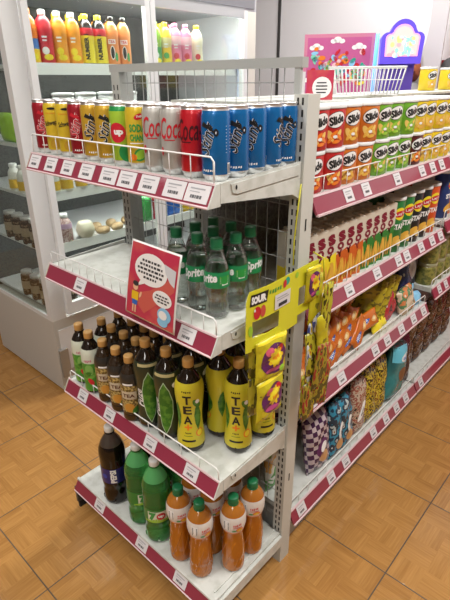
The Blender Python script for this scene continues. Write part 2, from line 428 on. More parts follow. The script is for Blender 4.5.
# aisle run along +Y
PANELX = -.352
fr2 = thing('slotted_shelving', 'long double sided shelf frame with grey back panels running down the snack aisle', 'shelf frame', (0, 0, 0))
p = MB(); p.bb((PANELX - .012, .055, .1), (PANELX + .012, 2.2, 1.47), PANELG); p.build('back_panel', fr2)
for y in (1.085, 2.17):
    p = MB(); p.bb((PANELX + .012, y - .015, 0), (PANELX + .03, y + .015, 1.47), GREYM); p.build('upright', fr2)
p = MB(); p.bb((-W + .05, .055, 0), (-.03, 2.2, .13), mat('white base plinth', (.45, .45, .43), .5)); p.build('base', fr2)
def run_shelf(z, y0, y1, label, x1=.0, guard=.03, double=False, name='gondola_shelf'):
    t = thing(name, label, 'shelf', group='shelves along the snack aisle')
    p = MB(); p.bb((PANELX + .013, y0, z - .02), (x1, y1, z), WHITE); p.build('deck', t)
    p = MB(); p.prism([(x1, z), (x1 + .022, z - .043), (x1 + .017, z - .046), (x1 - .004, z - .012)], 1, y0, y1, RAILRED)
    lip = MATS['clear rail lip']
    p.prism([(x1 - .002, z + .002), (x1 + .002, z + .002), (x1 + .004, z - .003), (x1, z - .003)], 1, y0, y1, lip)
    p.prism([(x1 + .021, z - .042), (x1 + .026, z - .043), (x1 + .026, z - .048), (x1 + .018, z - .048)], 1, y0, y1, lip); p.build('price_rail', t)
    p = MB(); wire_guard(p, y0 + .004, y1 - .004, x1 - .006, z, guard, .06, 'y', mid=None)
    if double: wire_guard(p, y0 + .004, y1 - .004, x1 - .006, z, guard * .45, .06, 'y', rr=.0016)
    p.build('wire_guard', t)
    p = MB(); p.prism([(PANELX + .014, z - .02), (x1 - .01, z - .02), (x1 - .01, z - .03), (PANELX + .014, z - .09)], 1, y1 - .004, y1, GREYM); p.build('bracket', t)
    return t
run_shelf(ZR[0], .056, 1.078, 'white top shelf of the snack aisle under the stacked chip tubs', double=False, guard=.042)
run_shelf(ZR[1], .056, 1.078, 'white second shelf of the snack aisle with tall chip boxes and canisters', guard=.036)
run_shelf(ZR[2], .056, 1.045, 'white third shelf of the snack aisle with orange wafer packs and sweets', guard=.035)
run_shelf(ZR[3], .056, 1.078, 'white bottom deck of the snack aisle with bagged snacks', guard=.035)
run_shelf(ZR[0], 1.09, 2.18, 'continuation of the top snack shelf past the second upright', guard=.042)
run_shelf(.985, 1.09, 2.18, 'second shelf in the farther bay of the snack aisle', guard=.04)
run_shelf(.680, 1.09, 2.18, 'shelf in the farther bay holding jars with pale green contents', guard=.035)
run_shelf(ZR[3], 1.09, 2.18, 'bottom deck in the farther bay with dark brown bags', guard=.035)
# other side of the run, seen through the mesh
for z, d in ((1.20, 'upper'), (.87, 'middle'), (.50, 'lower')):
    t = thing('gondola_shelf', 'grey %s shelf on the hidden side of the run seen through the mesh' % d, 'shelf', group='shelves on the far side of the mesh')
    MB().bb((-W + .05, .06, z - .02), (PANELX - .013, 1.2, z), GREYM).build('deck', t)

# ------------------------------------------------------------------ price tags
def tag_mesh(w, h):
    p = MB(); fn = lambda u, v: (u, -.0009, v); f2 = lambda u, v: (u, -.0013, v)
    p.bb((-w / 2, -.0008, -h / 2), (w / 2, 0, h / 2), TAGW)
    p.rect(-w * .34, h * .22, w * .30, h * .30, f2, INKG, 0); p.rect(-w * .34, h * .06, w * .1, h * .10, f2, INKG, 0)
    x = -w * .26
    for k, ww in enumerate((.06, .10, .05, .11, .09)):
        p.rect(x, -h * .28, x + w * ww, -h * .10, f2, mat('soft black ink', (.12, .12, .13), .6), 0); x += w * (ww + .02)
    return p.build('shelf_price_tag')
TAGP = {}
def price(kind, pos, where, rot):
    w, h = kind
    if kind not in TAGP:
        o = tag_mesh(w, h); o['category'] = 'price tag'; TAGP[kind] = o; first = True
    else:
        o = TAGP[kind].copy(); COL.objects.link(o)
    o.location = pos; o.rotation_euler = rot; o['label'] = where; o['group'] = 'price tags on the shelf rails'
tilt = math.atan2(.022, .040)
def etags(k, xs, wh, desc, front=-.288):
    z = ZD[k]
    for i, x in enumerate(sorted(xs, reverse=True)):
        price(wh[i] if isinstance(wh, list) else wh, (x, front - .0115, z - .020), 'white price tag on the %s, %s from the corner post' % (desc, ORD[i]), (-tilt, 0, 0))
etags(0, [-.681, -.595, -.511, -.424, -.333, -.263, -.186, -.104, -.037], [(.064, .037), (.062, .037), (.060, .037), (.060, .037), (.064, .037), (.058, .037), (.054, .037), (.054, .037), (.054, .037)], 'rail below the drink cans')
etags(1, [-.532, -.085], (.052, .036), 'rail below the lemonade bottles')
etags(2, [-.615, -.464, -.264, -.093], (.05, .036), 'rail below the tea bottles')
etags(3, [-.559, -.319, -.132], (.055, .036), 'bottom rail of the end unit', -.318)
def rtags(z, ys, wh, desc):
    for i, y in enumerate(sorted(ys)):
        price(wh, (.0118, y, z - .0215), 'white price tag on the %s, %s from the corner post' % (desc, ORD[i]), (-.47, 0, PI / 2))
rtags(ZR[0], [.225, .325, .53, .725, .82, .905, 1.02], (.046, .037), 'rail below the stacked chip tubs')
rtags(ZR[1], [.29, .475, .64, .71, .84, .95, 1.04], (.048, .037), 'rail below the chip boxes')
rtags(ZR[2], [.121, .304, .55, .65, .775, .895, 1.0], (.048, .037), 'rail below the orange wafer packs')
rtags(ZR[3], [.113, .31, .42, .65, .77, .875, .975, 1.15], (.048, .037), 'aisle rail closest to the floor')
rtags(.68, [1.16, 1.24, 1.33], (.04, .036), 'rail below the farther jars')

# ================================================================== CANS
CR, CH = .0288, .139
CPROF = [(.021, 0), (.0235, .003), (CR - .002, .009), (CR, .014), (CR, .121), (CR - .0015, .126), (.0262, .131), (.0252, .134), (.0258, .1365), (.0258, CH)]
def can(name, label, base, art):
    t = thing(name, label, 'can', group='drink cans on the top shelf')
    p = MB(); pr = CPROF
    p.lathe(pr[:-2], [(.012, ALU), (.130, base), (1, ALU)] if not isinstance(base, list) else base, 30, capt=False)
    art(p, wrap(CR, 0), wrap(CR, 0, .0011)); p.build('body', t)
    p = MB(); p.lathe([(.0256, .134), (.0264, .1365), (.0264, CH), (.0250, CH), (.0238, .1355), (.0238, .1350)], ALU, 30, capb=False); lid = p.build('lid', t)
    p = MB(); p.lathe([(.006, .1352), (.006, .1368)], ALU, 14, cx=.004, sx=1.5); p.build('pull_tab', lid)
    return t
SILV = mat('silver can paint', (.48, .47, .44), .35, .35)
REDC = mat('red can paint', (.50, .01, .02), .28, .2, coat=.4)
BLUEC = mat('blue can paint', (.008, .14, .40), .25, .3, coat=.4)
GOLDC = mat('gold can paint', (.58, .35, .03), .28, .3, coat=.4)
YELC = mat('yellow can paint', (.62, .44, .025), .3, .1, coat=.4)
GRNC = mat('green can paint', (.02, .28, .07), .3, .15, coat=.4)
LIMC = mat('lime can paint', (.35, .55, .04), .3, .15, coat=.4)
def art_coke(ink):
    def a(p, f, g):
        p.text('Coca-Cola', .104, .042, f, ink, (.030, .096), .06, .010, .35)
        p.rect(-.012, .070, .012, .072, f, ink); p.ell(-.02, .048, .005, .009, f, WHT if ink is WHT else ink)
    return a
def art_sting(c1, c2):
    def a(p, f, g):
        for o in (0, PI * CR):
            p.text('Sting', .062, .036, f, c1, (o, .080), PI / 2 - .28, .034, .45); p.text('Sting', .061, .034, g, c2, (o + .0004, .080), PI / 2 - .28, .012, .45); p.poly([(o - .016, .104), (o - .010, .112), (o + .010, .100), (o + .006, .097)], g, c2)
        p.rect(.040, .014, .048, .036, f, WHT)
        for k in range(6): p.rect(.0405 + k * .0012, .016, .0411 + k * .0012, .034, g, BLK, 0)
        p.text('~', .026, .005, f, WHT, (.0, .022), 0, .02)
        for k in range(9): p.rect(.036, .055 + k * .006, .052, .0562 + k * .006, f, mat('pale line print', (.35, .45, .6), .4), 0)
    return a
def art_7up(p, f, g):
    p.ell(0, .075, .021, .022, f, RED); p.text('up', .022, .014, g, WHT, (.004, .074), 0, .06)
    p.text('7', .014, .034, g, WHT, (-.024, .078), 0, .08); p.ell(.02, .03, .018, .02, f, GRNC, rot=.5); p.ell(.045, .11, .012, .02, f, GRNC, rot=.4)
def art_soda(p, f, g):
    p.text('SODA', .038, .017, f, GRN, (0, .088), 0, .04); p.text('CHANH', .038, .015, f, GRN, (0, .068), 0, .04)
    p.ell(.006, .112, .012, .006, f, RED, rot=.3); p.text('7up', .012, .006, g, WHT, (.006, .112), .2, .03); p.rect(-.02, .055, .02, .057, f, WHT)
    p.ell(.004, .032, .017, .013, f, GRN, rot=.6); p.ell(.004, .032, .013, .009, g, LIME, rot=.6); p.ell(-.012, .026, .008, .007, g, ORG)
def art_schw(p, f, g):
    p.text('Schweppes', .052, .016, f, BLK, (0, .082), .16, .025, .3); p.ell(0, .118, .012, .003, f, BLK); p.rect(-.02, .106, .02, .107, f, ORG); p.ell(.0, .03, .016, .012, f, GOLDC, rot=.4)
    pass
def art_redgold(p, f, g):
    p.text('C', .022, .03, f, WHT, (-.004, .09), .2, .02, .3); p.poly([(-.01, .02), (.012, .014), (.016, .03), (-.002, .05)], f, WHT); p.ell(.002, .045, .006, .016, g, REDC, rot=-.4)
cans = {
 'b': can('drink_can', 'x', BLUEC, art_sting(WHT, BLK)), 'r': can('drink_can', 'x', REDC, art_coke(mat('dark maroon print', (.06, .005, .01), .4))), 's': can('drink_can', 'x', SILV, art_coke(RED)),
 'y': can('drink_can', 'x', [(.012, ALU), (.058, GOLDC), (.13, YELC), (1, ALU)], art_soda), 'g': can('drink_can', 'x', [(.012, ALU), (.085, LIMC), (.13, GRNC), (1, ALU)], art_7up),
 'q': can('drink_can', 'x', GOLDC, art_sting(WHT, BLK)), 'c': can('drink_can', 'x', mat('deep red can paint', (.30, .008, .018), .28, .2, coat=.4), art_sting(WHT, RED)), 'w': can('drink_can', 'x', YELC, art_schw)}
row = [('b', 'bright blue energy drink can at the shelf corner, tallest looking of the blue row', -1.35), ('r', 'red cola can with white script beside the blue energy cans', -1.45), ('s', 'silver cola can with red script beside the red cola can', -1.15),
       ('s', 'silver cola can with red script beside the yellow green soda can', -1.05), ('y', 'yellow can with green soda lettering and cut limes', -.8), ('g', 'green can with a red disc beside the yellow soda can', -1.15),
       ('q', 'gold energy drink can with black script beside the green can', -.80), ('q', 'gold energy drink can with black script beside the dark red can', -.80), ('c', 'dark red can standing between gold and yellow cans', -.9),
       ('w', 'yellow tonic can standing beside the dark red can', -.6), ('w', 'yellow tonic can next to the red can at the shelf end', -.8), ('c', 'red can at the outer end of the top shelf row', -.6)]
for i, (k, lab, a) in enumerate(row):
    x = -.034 - .0595 * i
    dup(cans[k], lab, (x, -.248, ZD[0]), a)
for i in range(4):
    dup(cans['b'], 'blue energy drink can, %s behind the blue one at the shelf corner' % ORD[i], (-.034, -.248 + .0575 * (i + 1) - .001 * i, ZD[0]), (-.75, -.9, .15, -.6)[i])
# second row behind the front row
for i, k in enumerate('rssygqqcwwc'):
    nm = {'r': 'red cola', 's': 'silver cola', 'y': 'yellow soda', 'g': 'green soda', 'q': 'gold energy drink', 'c': 'dark red', 'w': 'yellow tonic'}[k]
    dup(cans[k], '%s can in the second row, %s from the blue cans' % (nm, ORD[i]), (-.034 - .0595 * (i + 1), -.188, ZD[0]), -1)

# ================================================================== LEMONADE BOTTLES (clear, green cap and label)
PET = thin_glass('clear bottle plastic', (.86, .90, .89), .22)
def clear_liquid():
    m = mat('clear lemonade', (.93, .96, .95), .02, trans=1, ior=1.2); return m
CAPG = mat('dark green cap', (.01, .16, .06), .4); LABG = mat('green film label', (.012, .24, .08), .35, coat=.3)
SPR = smoothprof([(.022, 0), (.0275, .004), (.0290, .012), (.0290, .03), (.0275, .045), (.0290, .06), (.0295, .085), (.0295, .115), (.0275, .130), (.020, .150), (.0135, .165), (.0115, .172), (.0115, .178)], 3)
t = thing('soda_bottle', 'x', 'bottle', group='clear lemonade bottles on the second shelf')
p = MB(); p.lathe(SPR, PET, 28)
for k in range(5):
    a = k * 2 * PI / 5; p.tube([(.0285 * math.cos(a), .0285 * math.sin(a), .012), (.0270 * math.cos(a), .0270 * math.sin(a), .04), (.0287 * math.cos(a), .0287 * math.sin(a), .058)], .0012, PET, 5)
p.build('bottle_body', t)
p = MB(); p.lathe([(r - .0018, z + .001) for r, z in SPR if z < .150], clear_liquid(), 24); p.build('liquid', t)
p = MB(); p.lathe([(.0298, .080), (.0300, .082), (.0300, .117), (.0296, .119)], LABG, 30, capb=False, capt=False)
f = wrap(.0302, 0); g = wrap(.0302, 0, .001)
p.text('Sprite', .054, .028, f, WHT, (-.004, .101), .14, .04, .25); p.text('Sprite', .054, .028, f, WHT, (-.004 + PI * .03, .101), .14, .04, .25)
p.rect(.027, .090, .055, .110, f, GRN)
for k in range(4): p.rect(.030, .093 + .0045 * k, .052, .0945 + .0045 * k, g, YELB if k == 3 else WHT, 0)
p.rect(.034, .0875, .050, .0915, g, WHT, 0)
p.build('label_wrap', t)
p = MB(); p.lathe([(.0138, .1715), (.0142, .173), (.0142, .190), (.0132, .1922), (.006, .1925)], CAPG, 24); p.lathe([(.0145, .1685), (.0145, .1712)], CAPG, 20); p.build('cap', t)
sprite = t
xs = [-.076, -.142, -.208]; ys = [-.206, -.144, -.082]
for j, y in enumerate(ys):
    for i, x in enumerate(xs):
        lab = 'clear green capped bottle, %s row, %s from the corner post' % (['front', 'middle', 'rear'][j], ['first', 'second', 'third'][i])
        dup(sprite, lab, (x + (0, .004, -.003)[(i + j) % 3], y, ZD[1]), [-1.55, -1.05, -.9, -1.75, -1.2, -1.9, -.2, -1.2, -1.0][3 * j + i])

# ================================================================== TEA BOTTLES
TEADARK = mat('dark tea in clear plastic', (.012, .007, .004), .08, coat=.5)
TEAMID = mat('brown tea in clear plastic', (.028, .015, .006), .1, coat=.5)
CAPO = mat('tan cap', (.50, .27, .08), .45); CAPTOP = mat('pale tan cap', (.60, .35, .12), .45)
TEAYEL = mat('yellow tea label', (.62, .54, .03), .35, coat=.3); TEALEAF = mat('tea leaf green', (.035, .15, .015), .4)
noisy(TEALEAF, (.10, .26, .03), 60, .45, .6)
TEABLK = mat('black green tea label', (.02, .03, .015), .3, coat=.4)
TEAGOLD = mat('gold brown tea label', (.50, .37, .13), .35, coat=.3); noisy(TEAGOLD, (.13, .08, .02), 150, .42, .56)
TEAGRN = mat('green tea label', (.05, .26, .03), .35, coat=.3); noisy(TEAGRN, (.16, .40, .06), 40, .5, .6)
BIG = smoothprof([(.028, 0), (.036, .005), (.0385, .014), (.0385, .030), (.0375, .045), (.0330, .085), (.0325, .120), (.0370, .165), (.0390, .190), (.0375, .212), (.030, .230), (.019, .246), (.0135, .256), (.013, .265)], 3)
rb = rprof(BIG)
def big_tea(kind):
    t = thing('tea_bottle', 'x', 'bottle', group='large tea bottles on the third shelf')
    p = MB(); p.lathe(BIG, TEADARK, 28)
    for k in range(5):
        a = k * 2 * PI / 5; p.tube([((rb(z) - .0005) * math.cos(a), (rb(z) - .0005) * math.sin(a), z) for z in (.003, .012, .024)], .002, TEADARK, 5)
    p.build('bottle_body', t)
    band = [(rb(z) + .0007, z) for z in [.022 + (.226 - .022) * i / 22 for i in range(23)]]
    fn = wrap(rb, 0, .0013); g = wrap(rb, 0, .0018); h = wrap(rb, 0, .0023)
    p = MB()
    if kind == 'y':
        p.lathe(band, TEAYEL, 30, capb=False, capt=False)
        for o in (0, PI * .0345):
            for i, ch in enumerate('TEA'): p.text(ch, .023, .028, fn, BLK, (o, .178 - .034 * i), 0, .03)
            p.rect(o - .010, .084, o + .010, .089, fn, ORG); p.rect(o - .0025, .077, o + .0025, .096, fn, ORG)
            p.text('~', .026, .006, fn, BLK, (o, .204), 0, .02)
            for sx, sg in ((-.030, 1), (.028, -1)):
                lf = [(0, -.045), (.010, -.02), (.012, .005), (.006, .03), (0, .045), (-.008, .03), (-.012, .005), (-.009, -.02)]
                p.poly([(o + sx + a * .9, .118 + b) for a, b in lf], fn, TEALEAF)
            p.ell(o + .032, .066, .011, .012, fn, ORG); p.ell(o + .032, .066, .008, .009, g, YELB); p.ell(o + .026, .165, .009, .016, fn, TEALEAF, rot=.5); p.ell(o + .028, .172, .006, .007, g, WHT)
            p.text('~', .018, .005, fn, BLK, (o, .068), 0, .02); p.rect(o - .012, .058, o + .012, .0595, fn, TEALEAF); p.rect(o - .018, .04, o + .02, .046, fn, BLK)
        p.rect(.075, .055, .088, .080, fn, WHT)
    else:
        p.lathe(band, TEABLK, 30, capb=False, capt=False)
        for o in (0, PI * .0345):
            lf = [(0, -.080), (.010, -.055), (.0165, -.02), (.017, .02), (.011, .055), (0, .080), (-.011, .055), (-.017, .02), (-.0165, -.02), (-.010, -.055)]
            p.poly([(o + a * 1.28, .112 + b * 1.10) for a, b in lf], fn, mat('leaf edge silver green', (.45, .60, .40), .4)); p.poly([(o + a * 1.14, .112 + b * 1.05) for a, b in lf], g, TEALEAF)
            p.text('Fuze', .060, .024, fn, WHT, (o - .032, .105), PI / 2 + .1, .015, .3)
            p.rect(o - .03, .214, o + .03, .222, fn, mat('old gold print', (.45, .38, .18), .4)); p.ell(o + .036, .19, .014, .01, fn, WHT, rot=.4)
    p.build('label_wrap', t)
    p = MB(); p.lathe([(.0146, .2625), (.0150, .264), (.0150, .283), (.0140, .2855), (.008, .286)], CAPO, 24); p.lathe([(.0160, .2585), (.0160, .2615)], TEADARK, 20); p.build('cap', t)
    return t
ty, tb = big_tea('y'), big_tea('b')
FR = ['front', 'second', 'third']
dup(ty, 'yellow tea bottle on open shelf beside the hanging sour sweets', (-.055, -.150, ZD[2]), -1.05)
dup(ty, 'yellow tea bottle in the front row standing beside the black leaf bottles', (-.156, -.236, ZD[2]), -.95)
dup(ty, 'yellow tea bottle turned to its leaf side between the two lettered ones', (-.138, -.135, ZD[2]), .25)
dup(ty, 'yellow tea bottle behind the hanging sour sweets next to the post', (-.045, -.056, ZD[2]), -.5)
dup(ty, 'yellow tea bottle in the dark behind the other yellow ones', (-.15, -.050, ZD[2]), -.5)
dup(tb, 'black tea bottle with long green leaf, front row next to the yellow tea', (-.239, -.240, ZD[2]), -1.0)
dup(tb, 'black tea bottle with silver script, front row next to the small brown bottles', (-.321, -.245, ZD[2]), -.62)
dup(tb, 'black tea bottle standing right behind the leaf bottle by the yellow tea', (-.222, -.158, ZD[2]), -.6)
dup(tb, 'black tea bottle standing behind the one with silver script', (-.305, -.163, ZD[2]), -.6)
dup(tb, 'black tea bottle deep in the third row near the wire mesh', (-.232, -.072, ZD[2]), -.6)
dup(tb, 'black tea bottle deep in the third row under the poster', (-.318, -.075, ZD[2]), -.6)
SML = smoothprof([(.024, 0), (.0295, .004), (.0315, .010), (.0315, .022), (.0300, .028), (.0315, .034), (.0318, .075), (.0300, .082), (.0318, .089), (.0318, .135), (.0305, .154), (.022, .176), (.0135, .190), (.0125, .200)], 3)
rs = rprof(SML)
def small_tea(kind):
    t = thing('tea_bottle', 'x', 'bottle', group='small tea bottles on the third shelf')
    p = MB(); p.lathe(SML, TEAMID if kind == 'n' else TEADARK, 26); p.build('bottle_body', t)
    fn = wrap(rs, 0, .0013); g = wrap(rs, 0, .0018)
    p = MB()
    if kind == 'n':
        p.lathe([(rs(z) + .0007, z) for z in [.03 + .137 * i / 19 for i in range(20)]], [(.034, TEAMID), (.085, TEAGOLD), (.092, mat('brown tea label', (.10, .055, .02), .35, coat=.3)), (.128, TEAGOLD), (1, mat('black tea label', (.03, .025, .02), .3, coat=.3))], 28, capb=False, capt=False)
        for o in (0, PI * .031):
            p.rect(o - .024, .085, o + .024, .112, fn, mat('cream print', (.55, .47, .34), .4)); p.text('TEA', .036, .012, g, mat('brown print', (.10, .03, .01), .4), (o, .098), 0, .03); p.rect(o - .016, .133, o + .014, .139, fn, WHT)
            p.ell(o, .055, .016, .016, fn, mat('amber print', (.55, .26, .04), .4)); p.ell(o + .018, .048, .008, .014, g, TEALEAF, rot=-.6)
    else:
        p.lathe([(rs(z) + .0007, z) for z in [.012 + .152 * i / 19 for i in range(20)]], [(.112, TEAGRN), (1, mat('pale label', (.62, .66, .55), .4))], 28, capb=False, capt=False)
        for o in (0, PI * .031):
            p.ell(o, .092, .014, .020, fn, mat('light green label', (.20, .42, .10), .4)); p.ell(o + .003, .05, .008, .014, g, RED, rot=.5); p.ell(o - .006, .075, .014, .008, g, TEALEAF, rot=.7); p.text('~', .026, .010, g, mat('pink print', (.55, .15, .25), .4), (o, .126), .1, .02, .2)
    p.build('label_wrap', t)
    p = MB(); p.lathe([(.0145, .197), (.0148, .199), (.0148, .216), (.0138, .219), (.008, .2195)], [(.2155, CAPO), (1, CAPTOP)], 24); p.lathe([(.0155, .192), (.0155, .1948)], TEAMID, 20); p.build('cap', t)
    return t
tg, tn = small_tea('g'), small_tea('n')
dup(tg, 'green label tea bottle at the outer front corner of the third shelf', (-.664, -.252, ZD[2]), -.7)
dup(tg, 'green label tea bottle in the front row beside the corner one', (-.592, -.262, ZD[2]), -.95)
dup(tg, 'green label tea bottle in the second row behind the corner pair', (-.640, -.180, ZD[2]), -.9)
for i, x in enumerate((-.515, -.444, -.378)):
    dup(tn, 'small brown tea bottle in the front row, %s from the green label bottles' % ORD[i], (x, -.262 - .002 * i, ZD[2]), -.75 - .1 * i)
for j, y in enumerate((-.188, -.115, -.045)):
    for i in range(4):
        x = (-.566, -.500, -.435, -.388)[i] + .012 * (j % 2) + (0 if i < 3 else .010)
        if i == 3: x = -.378 + .0 * j
        if i == 2: x = -.444
        dup(tn, 'small brown tea bottle, %s row behind the front one, %s in from the outer edge' % (ORD[j], ORD[i]), (x - (.006 if i < 2 else 0), y, ZD[2]), -.8 + .3 * i)
dup(tn, 'small brown tea bottle by the rear outer corner behind the green labels', (-.645, -.108, ZD[2]), -.5)
dup(tn, 'small brown tea bottle hard against the mesh at the outer edge', (-.638, -.040, ZD[2]), -.5)

# ================================================================== BOTTOM SHELF BOTTLES
B15 = smoothprof([(.032, 0), (.042, .006), (.0450, .018), (.0450, .050), (.0430, .070), (.0445, .088), (.0450, .10), (.0450, .155), (.0445, .170), (.0450, .195), (.0460, .215), (.0440, .240), (.034, .270), (.020, .294), (.0140, .306), (.0135, .314)], 3)
r15 = rprof(B15)
COLA = mat('cola', (.006, .003, .002), .08, coat=.15); COLAN = mat('clear brown tinted bottle neck', (.06, .045, .035), .1, coat=.4)
GREENB = mat('green tinted plastic', (.09, .46, .11), .08, trans=.75, ior=1.2, coat=.6); GREENN = mat('pale green tinted bottle neck', (.16, .58, .20), .06, trans=.4, ior=1.15, coat=.6)
CAPW = mat('white cap', (.75, .75, .74), .4)
def soda15(kind, label):
    t = thing('soda_bottle', label, 'bottle', group='large soda bottles on the bottom deck')
    p = MB(); p.lathe(B15, [(.262, COLA if kind == 'c' else GREENB), (1, COLAN if kind == 'c' else GREENN)], 30)
    m = COLA if kind == 'c' else GREENB
    for k in range(5):
        a = k * 2 * PI / 5; p.tube([((r15(z) - .001) * math.cos(a), (r15(z) - .001) * math.sin(a), z) for z in (.003, .014, .03)], .003, m, 6)
    if kind != 'c':
        p.lathe([(r15(.232) + .0004, .230), (r15(.234) + .0006, .233)], mat('dark green ring', (.01, .12, .03), .3), 30, capb=False, capt=False)
    p.build('bottle_body', t)
    fn = wrap(r15, 0, .0013); g = wrap(r15, 0, .0018); h = wrap(r15, 0, .0023); p = MB()
    if kind == 'c':
        p.lathe([(r15(z) + .0007, z) for z in [.105 + .065 * i / 8 for i in range(9)]], mat('deep blue label', (.012, .012, .14), .35, coat=.4), 30, capb=False, capt=False)
        for o in (0, PI * .0475):
            p.text('PEPSI', .058, .021, fn, WHT, (o + .004, .138), PI / 2, .05); p.ell(o - .028, .138, .010, .010, fn, mat('mid blue print', (.03, .06, .4), .4))
    else:
        p.lathe([(r15(z) + .0007, z) for z in [.100 + .055 * i / 8 for i in range(9)]], mat('green soda label', (.02, .20, .03), .35, coat=.4), 30, capb=False, capt=False)
        for o in (0, PI * .0475):
            p.poly([(o - .045, .100), (o + .045, .100), (o + .045, .108), (o + .0, .118), (o - .045, .104)], fn, LIME)
            p.rect(o - .030, .108, o + .032, .147, fn, mat('pale label panel', (.72, .74, .62), .4)); p.text('7', .024, .034, g, GRN, (o - .014, .128), 0, .10); p.ell(o + .013, .127, .0145, .0145, g, RED); p.text('up', .019, .012, h, WHT, (o + .013, .126), 0, .06)
    p.build('label_wrap', t)
    p = MB(); p.lathe([(.0158, .3105), (.0162, .312), (.0162, .329), (.0150, .3315), (.006, .332)], CAPW, 24); p.lathe([(.0172, .306), (.0172, .309)], m, 20); p.build('cap', t)
    return t
cb = soda15('c', 'x'); gb = soda15('g', 'x'); cb.scale = gb.scale = (1, 1, .965)
dup(cb, 'dark cola bottle with deep blue label at the outer end of bottom deck', (-.533, -.268, ZD[3]), -.75)
dup(cb, 'dark cola bottle half hidden behind the green soda bottles', (-.478, -.158, ZD[3]), -.9)
dup(cb, 'dark cola bottle deep under the shelf near the mesh', (-.470, -.056, ZD[3]), -.9)
dup(gb, 'green soda bottle with white cap beside the front cola bottle', (-.395, -.262, ZD[3]), -.15)
dup(gb, 'green soda bottle with white cap beside the orange juice bottles', (-.297, -.268, ZD[3]), -.75)
dup(gb, 'green soda bottle behind the front two, beside an orange bottle', (-.275, -.166, ZD[3]), -.6)
dup(gb, 'green soda bottle behind the front two, next to the hidden cola', (-.376, -.166, ZD[3]), -.6)
OB = smoothprof([(.026, 0), (.033, .005), (.0355, .014), (.0355, .035), (.0345, .05), (.0355, .065), (.0335, .10), (.0310, .14), (.0330, .168), (.0375, .188), (.0385, .205), (.0365, .228), (.029, .246), (.018, .258), (.0145, .262), (.0140, .268)], 3)
ro = rprof(OB)
OJ = mat('orange juice', (.38, .11, .005), .12, coat=.35); noisy(OJ, (.46, .15, .01), 25, .4, .6, (1, 1, .4))
OJN = mat('orange juice behind clear neck', (.42, .15, .02), .12, coat=.4)
t = thing('juice_bottle', 'x', 'bottle', group='orange juice bottles on the bottom deck')
p = MB(); p.lathe(OB, [(.235, OJ), (1, OJN)], 30)
for k in range(7):
    a = k * 2 * PI / 7; p.tube([((ro(z) - .0008) * math.cos(a + (z - .02) * 9), (ro(z) - .0008) * math.sin(a + (z - .02) * 9), z) for z in [.03 + .012 * i for i in range(9)]], .0022, OJ, 6)
p.build('bottle_body', t)
p = MB(); PALE = mat('pale peach label', (.74, .70, .67), .4, coat=.3)
p.lathe([(ro(z) + .0007, z) for z in [.168 + .064 * i / 11 for i in range(12)]], [(.176, mat('orange label band', (.65, .22, .06), .4)), (1, PALE)], 30, capb=False, capt=False)
fn = wrap(ro, 0, .0013); g = wrap(ro, 0, .0018)
for o in (0, PI * .036):
    p.rect(o - .035, .188, o - .016, .222, fn, WHT)
    for k in range(6): p.rect(o - .033, .190 + .005 * k, o - .018, .1930 + .005 * k, g, INK, 0)
    p.text('~', .026, .010, fn, RED, (o + .008, .206), .1, .03); p.rect(o - .006, .196, o + .022, .1985, fn, RED); p.ell(o + .014, .186, .012, .009, fn, ORG); p.ell(o + .014, .186, .008, .006, g, YEL); p.ell(o - .002, .184, .007, .004, g, GRN)
p.build('label_wrap', t)
p = MB(); p.lathe([(.0158, .2645), (.0162, .266), (.0162, .283), (.0150, .2855), (.006, .286)], CAPG, 24); p.lathe([(.0170, .2605), (.0170, .2635)], CAPG, 20); p.build('cap', t)
oj = t
dup(oj, 'orange juice bottle with green cap beside the green soda bottle', (-.186, -.272, ZD[3]), -.7)
dup(oj, 'orange juice bottle with green cap at the very front of the group', (-.100, -.268, ZD[3]), -.5)
dup(oj, 'orange juice bottle with green cap near the open shelf side', (-.040, -.188, ZD[3]), -.7)
dup(oj, 'orange juice bottle with green cap set back beside the post', (-.036, -.104, ZD[3]), -.9)
dup(oj, 'orange juice bottle in the second row behind the front pair', (-.128, -.188, ZD[3]), -.6)
dup(oj, 'orange juice bottle in the second row beside the green soda', (-.208, -.190, ZD[3]), -.6)
dup(oj, 'orange juice bottle deep under the shelf by the mesh', (-.125, -.105, ZD[3]), -.6)

# ================================================================== POSTER AND SOUR SWEETS
POSTR = mat('pink red poster print', (.52, .035, .085), .4, coat=.3); noisy(POSTR, (.58, .08, .09), 14, .5, .62)
SKIN = mat('printed skin', (.80, .48, .30), .5); SKY = mat('light blue print', (.25, .55, .80), .4)
t = thing('notice_poster', 'red notice card with white speech bubbles clipped to the second shelf rail', 'poster', (0, 0, 0))
P0 = Vector((-.288, -.322, .990)); PX = Vector((.188, -.004, -.002)); PY = Vector((.052, .004, .200))
def pm(u, v, e=0):
    b = .010 * math.sin(PI * v) - .012 * max(0, u - .75) * v
    q = P0 + PX * (u * (1 - .10 * v)) + PY * v + Vector((0, -e + b * -.3, 0)); return tuple(q)
p = MB(); N = 10
gv = [pm(i / N, j / N) for j in range(N + 1) for i in range(N + 1)] + [tuple(Vector(pm(i / N, j / N)) + Vector((0, .0012, 0))) for j in range(N + 1) for i in range(N + 1)]
q = (N + 1) ** 2; gf = []
for j in range(N):
    for i in range(N):
        a = j * (N + 1) + i; gf += [(a, a + 1, a + N + 2, a + N + 1), (q + a, q + a + N + 1, q + a + N + 2, q + a + 1)]
for i in range(N): gf += [(i, q + i, q + i + 1, i + 1), (N * (N + 1) + i, N * (N + 1) + i + 1, q + N * (N + 1) + i + 1, q + N * (N + 1) + i)]
for j in range(N): a = j * (N + 1); b = a + N; gf += [(a, a + N + 1, q + a + N + 1, q + a), (b, q + b, q + b + N + 1, b + N + 1)]
p.add(gv, gf, WHT, True)
def lay(e): return lambda u, v: pm(u, v, e)
p.rect(.025, .02, .975, .98, lay(.0008), POSTR, .05)
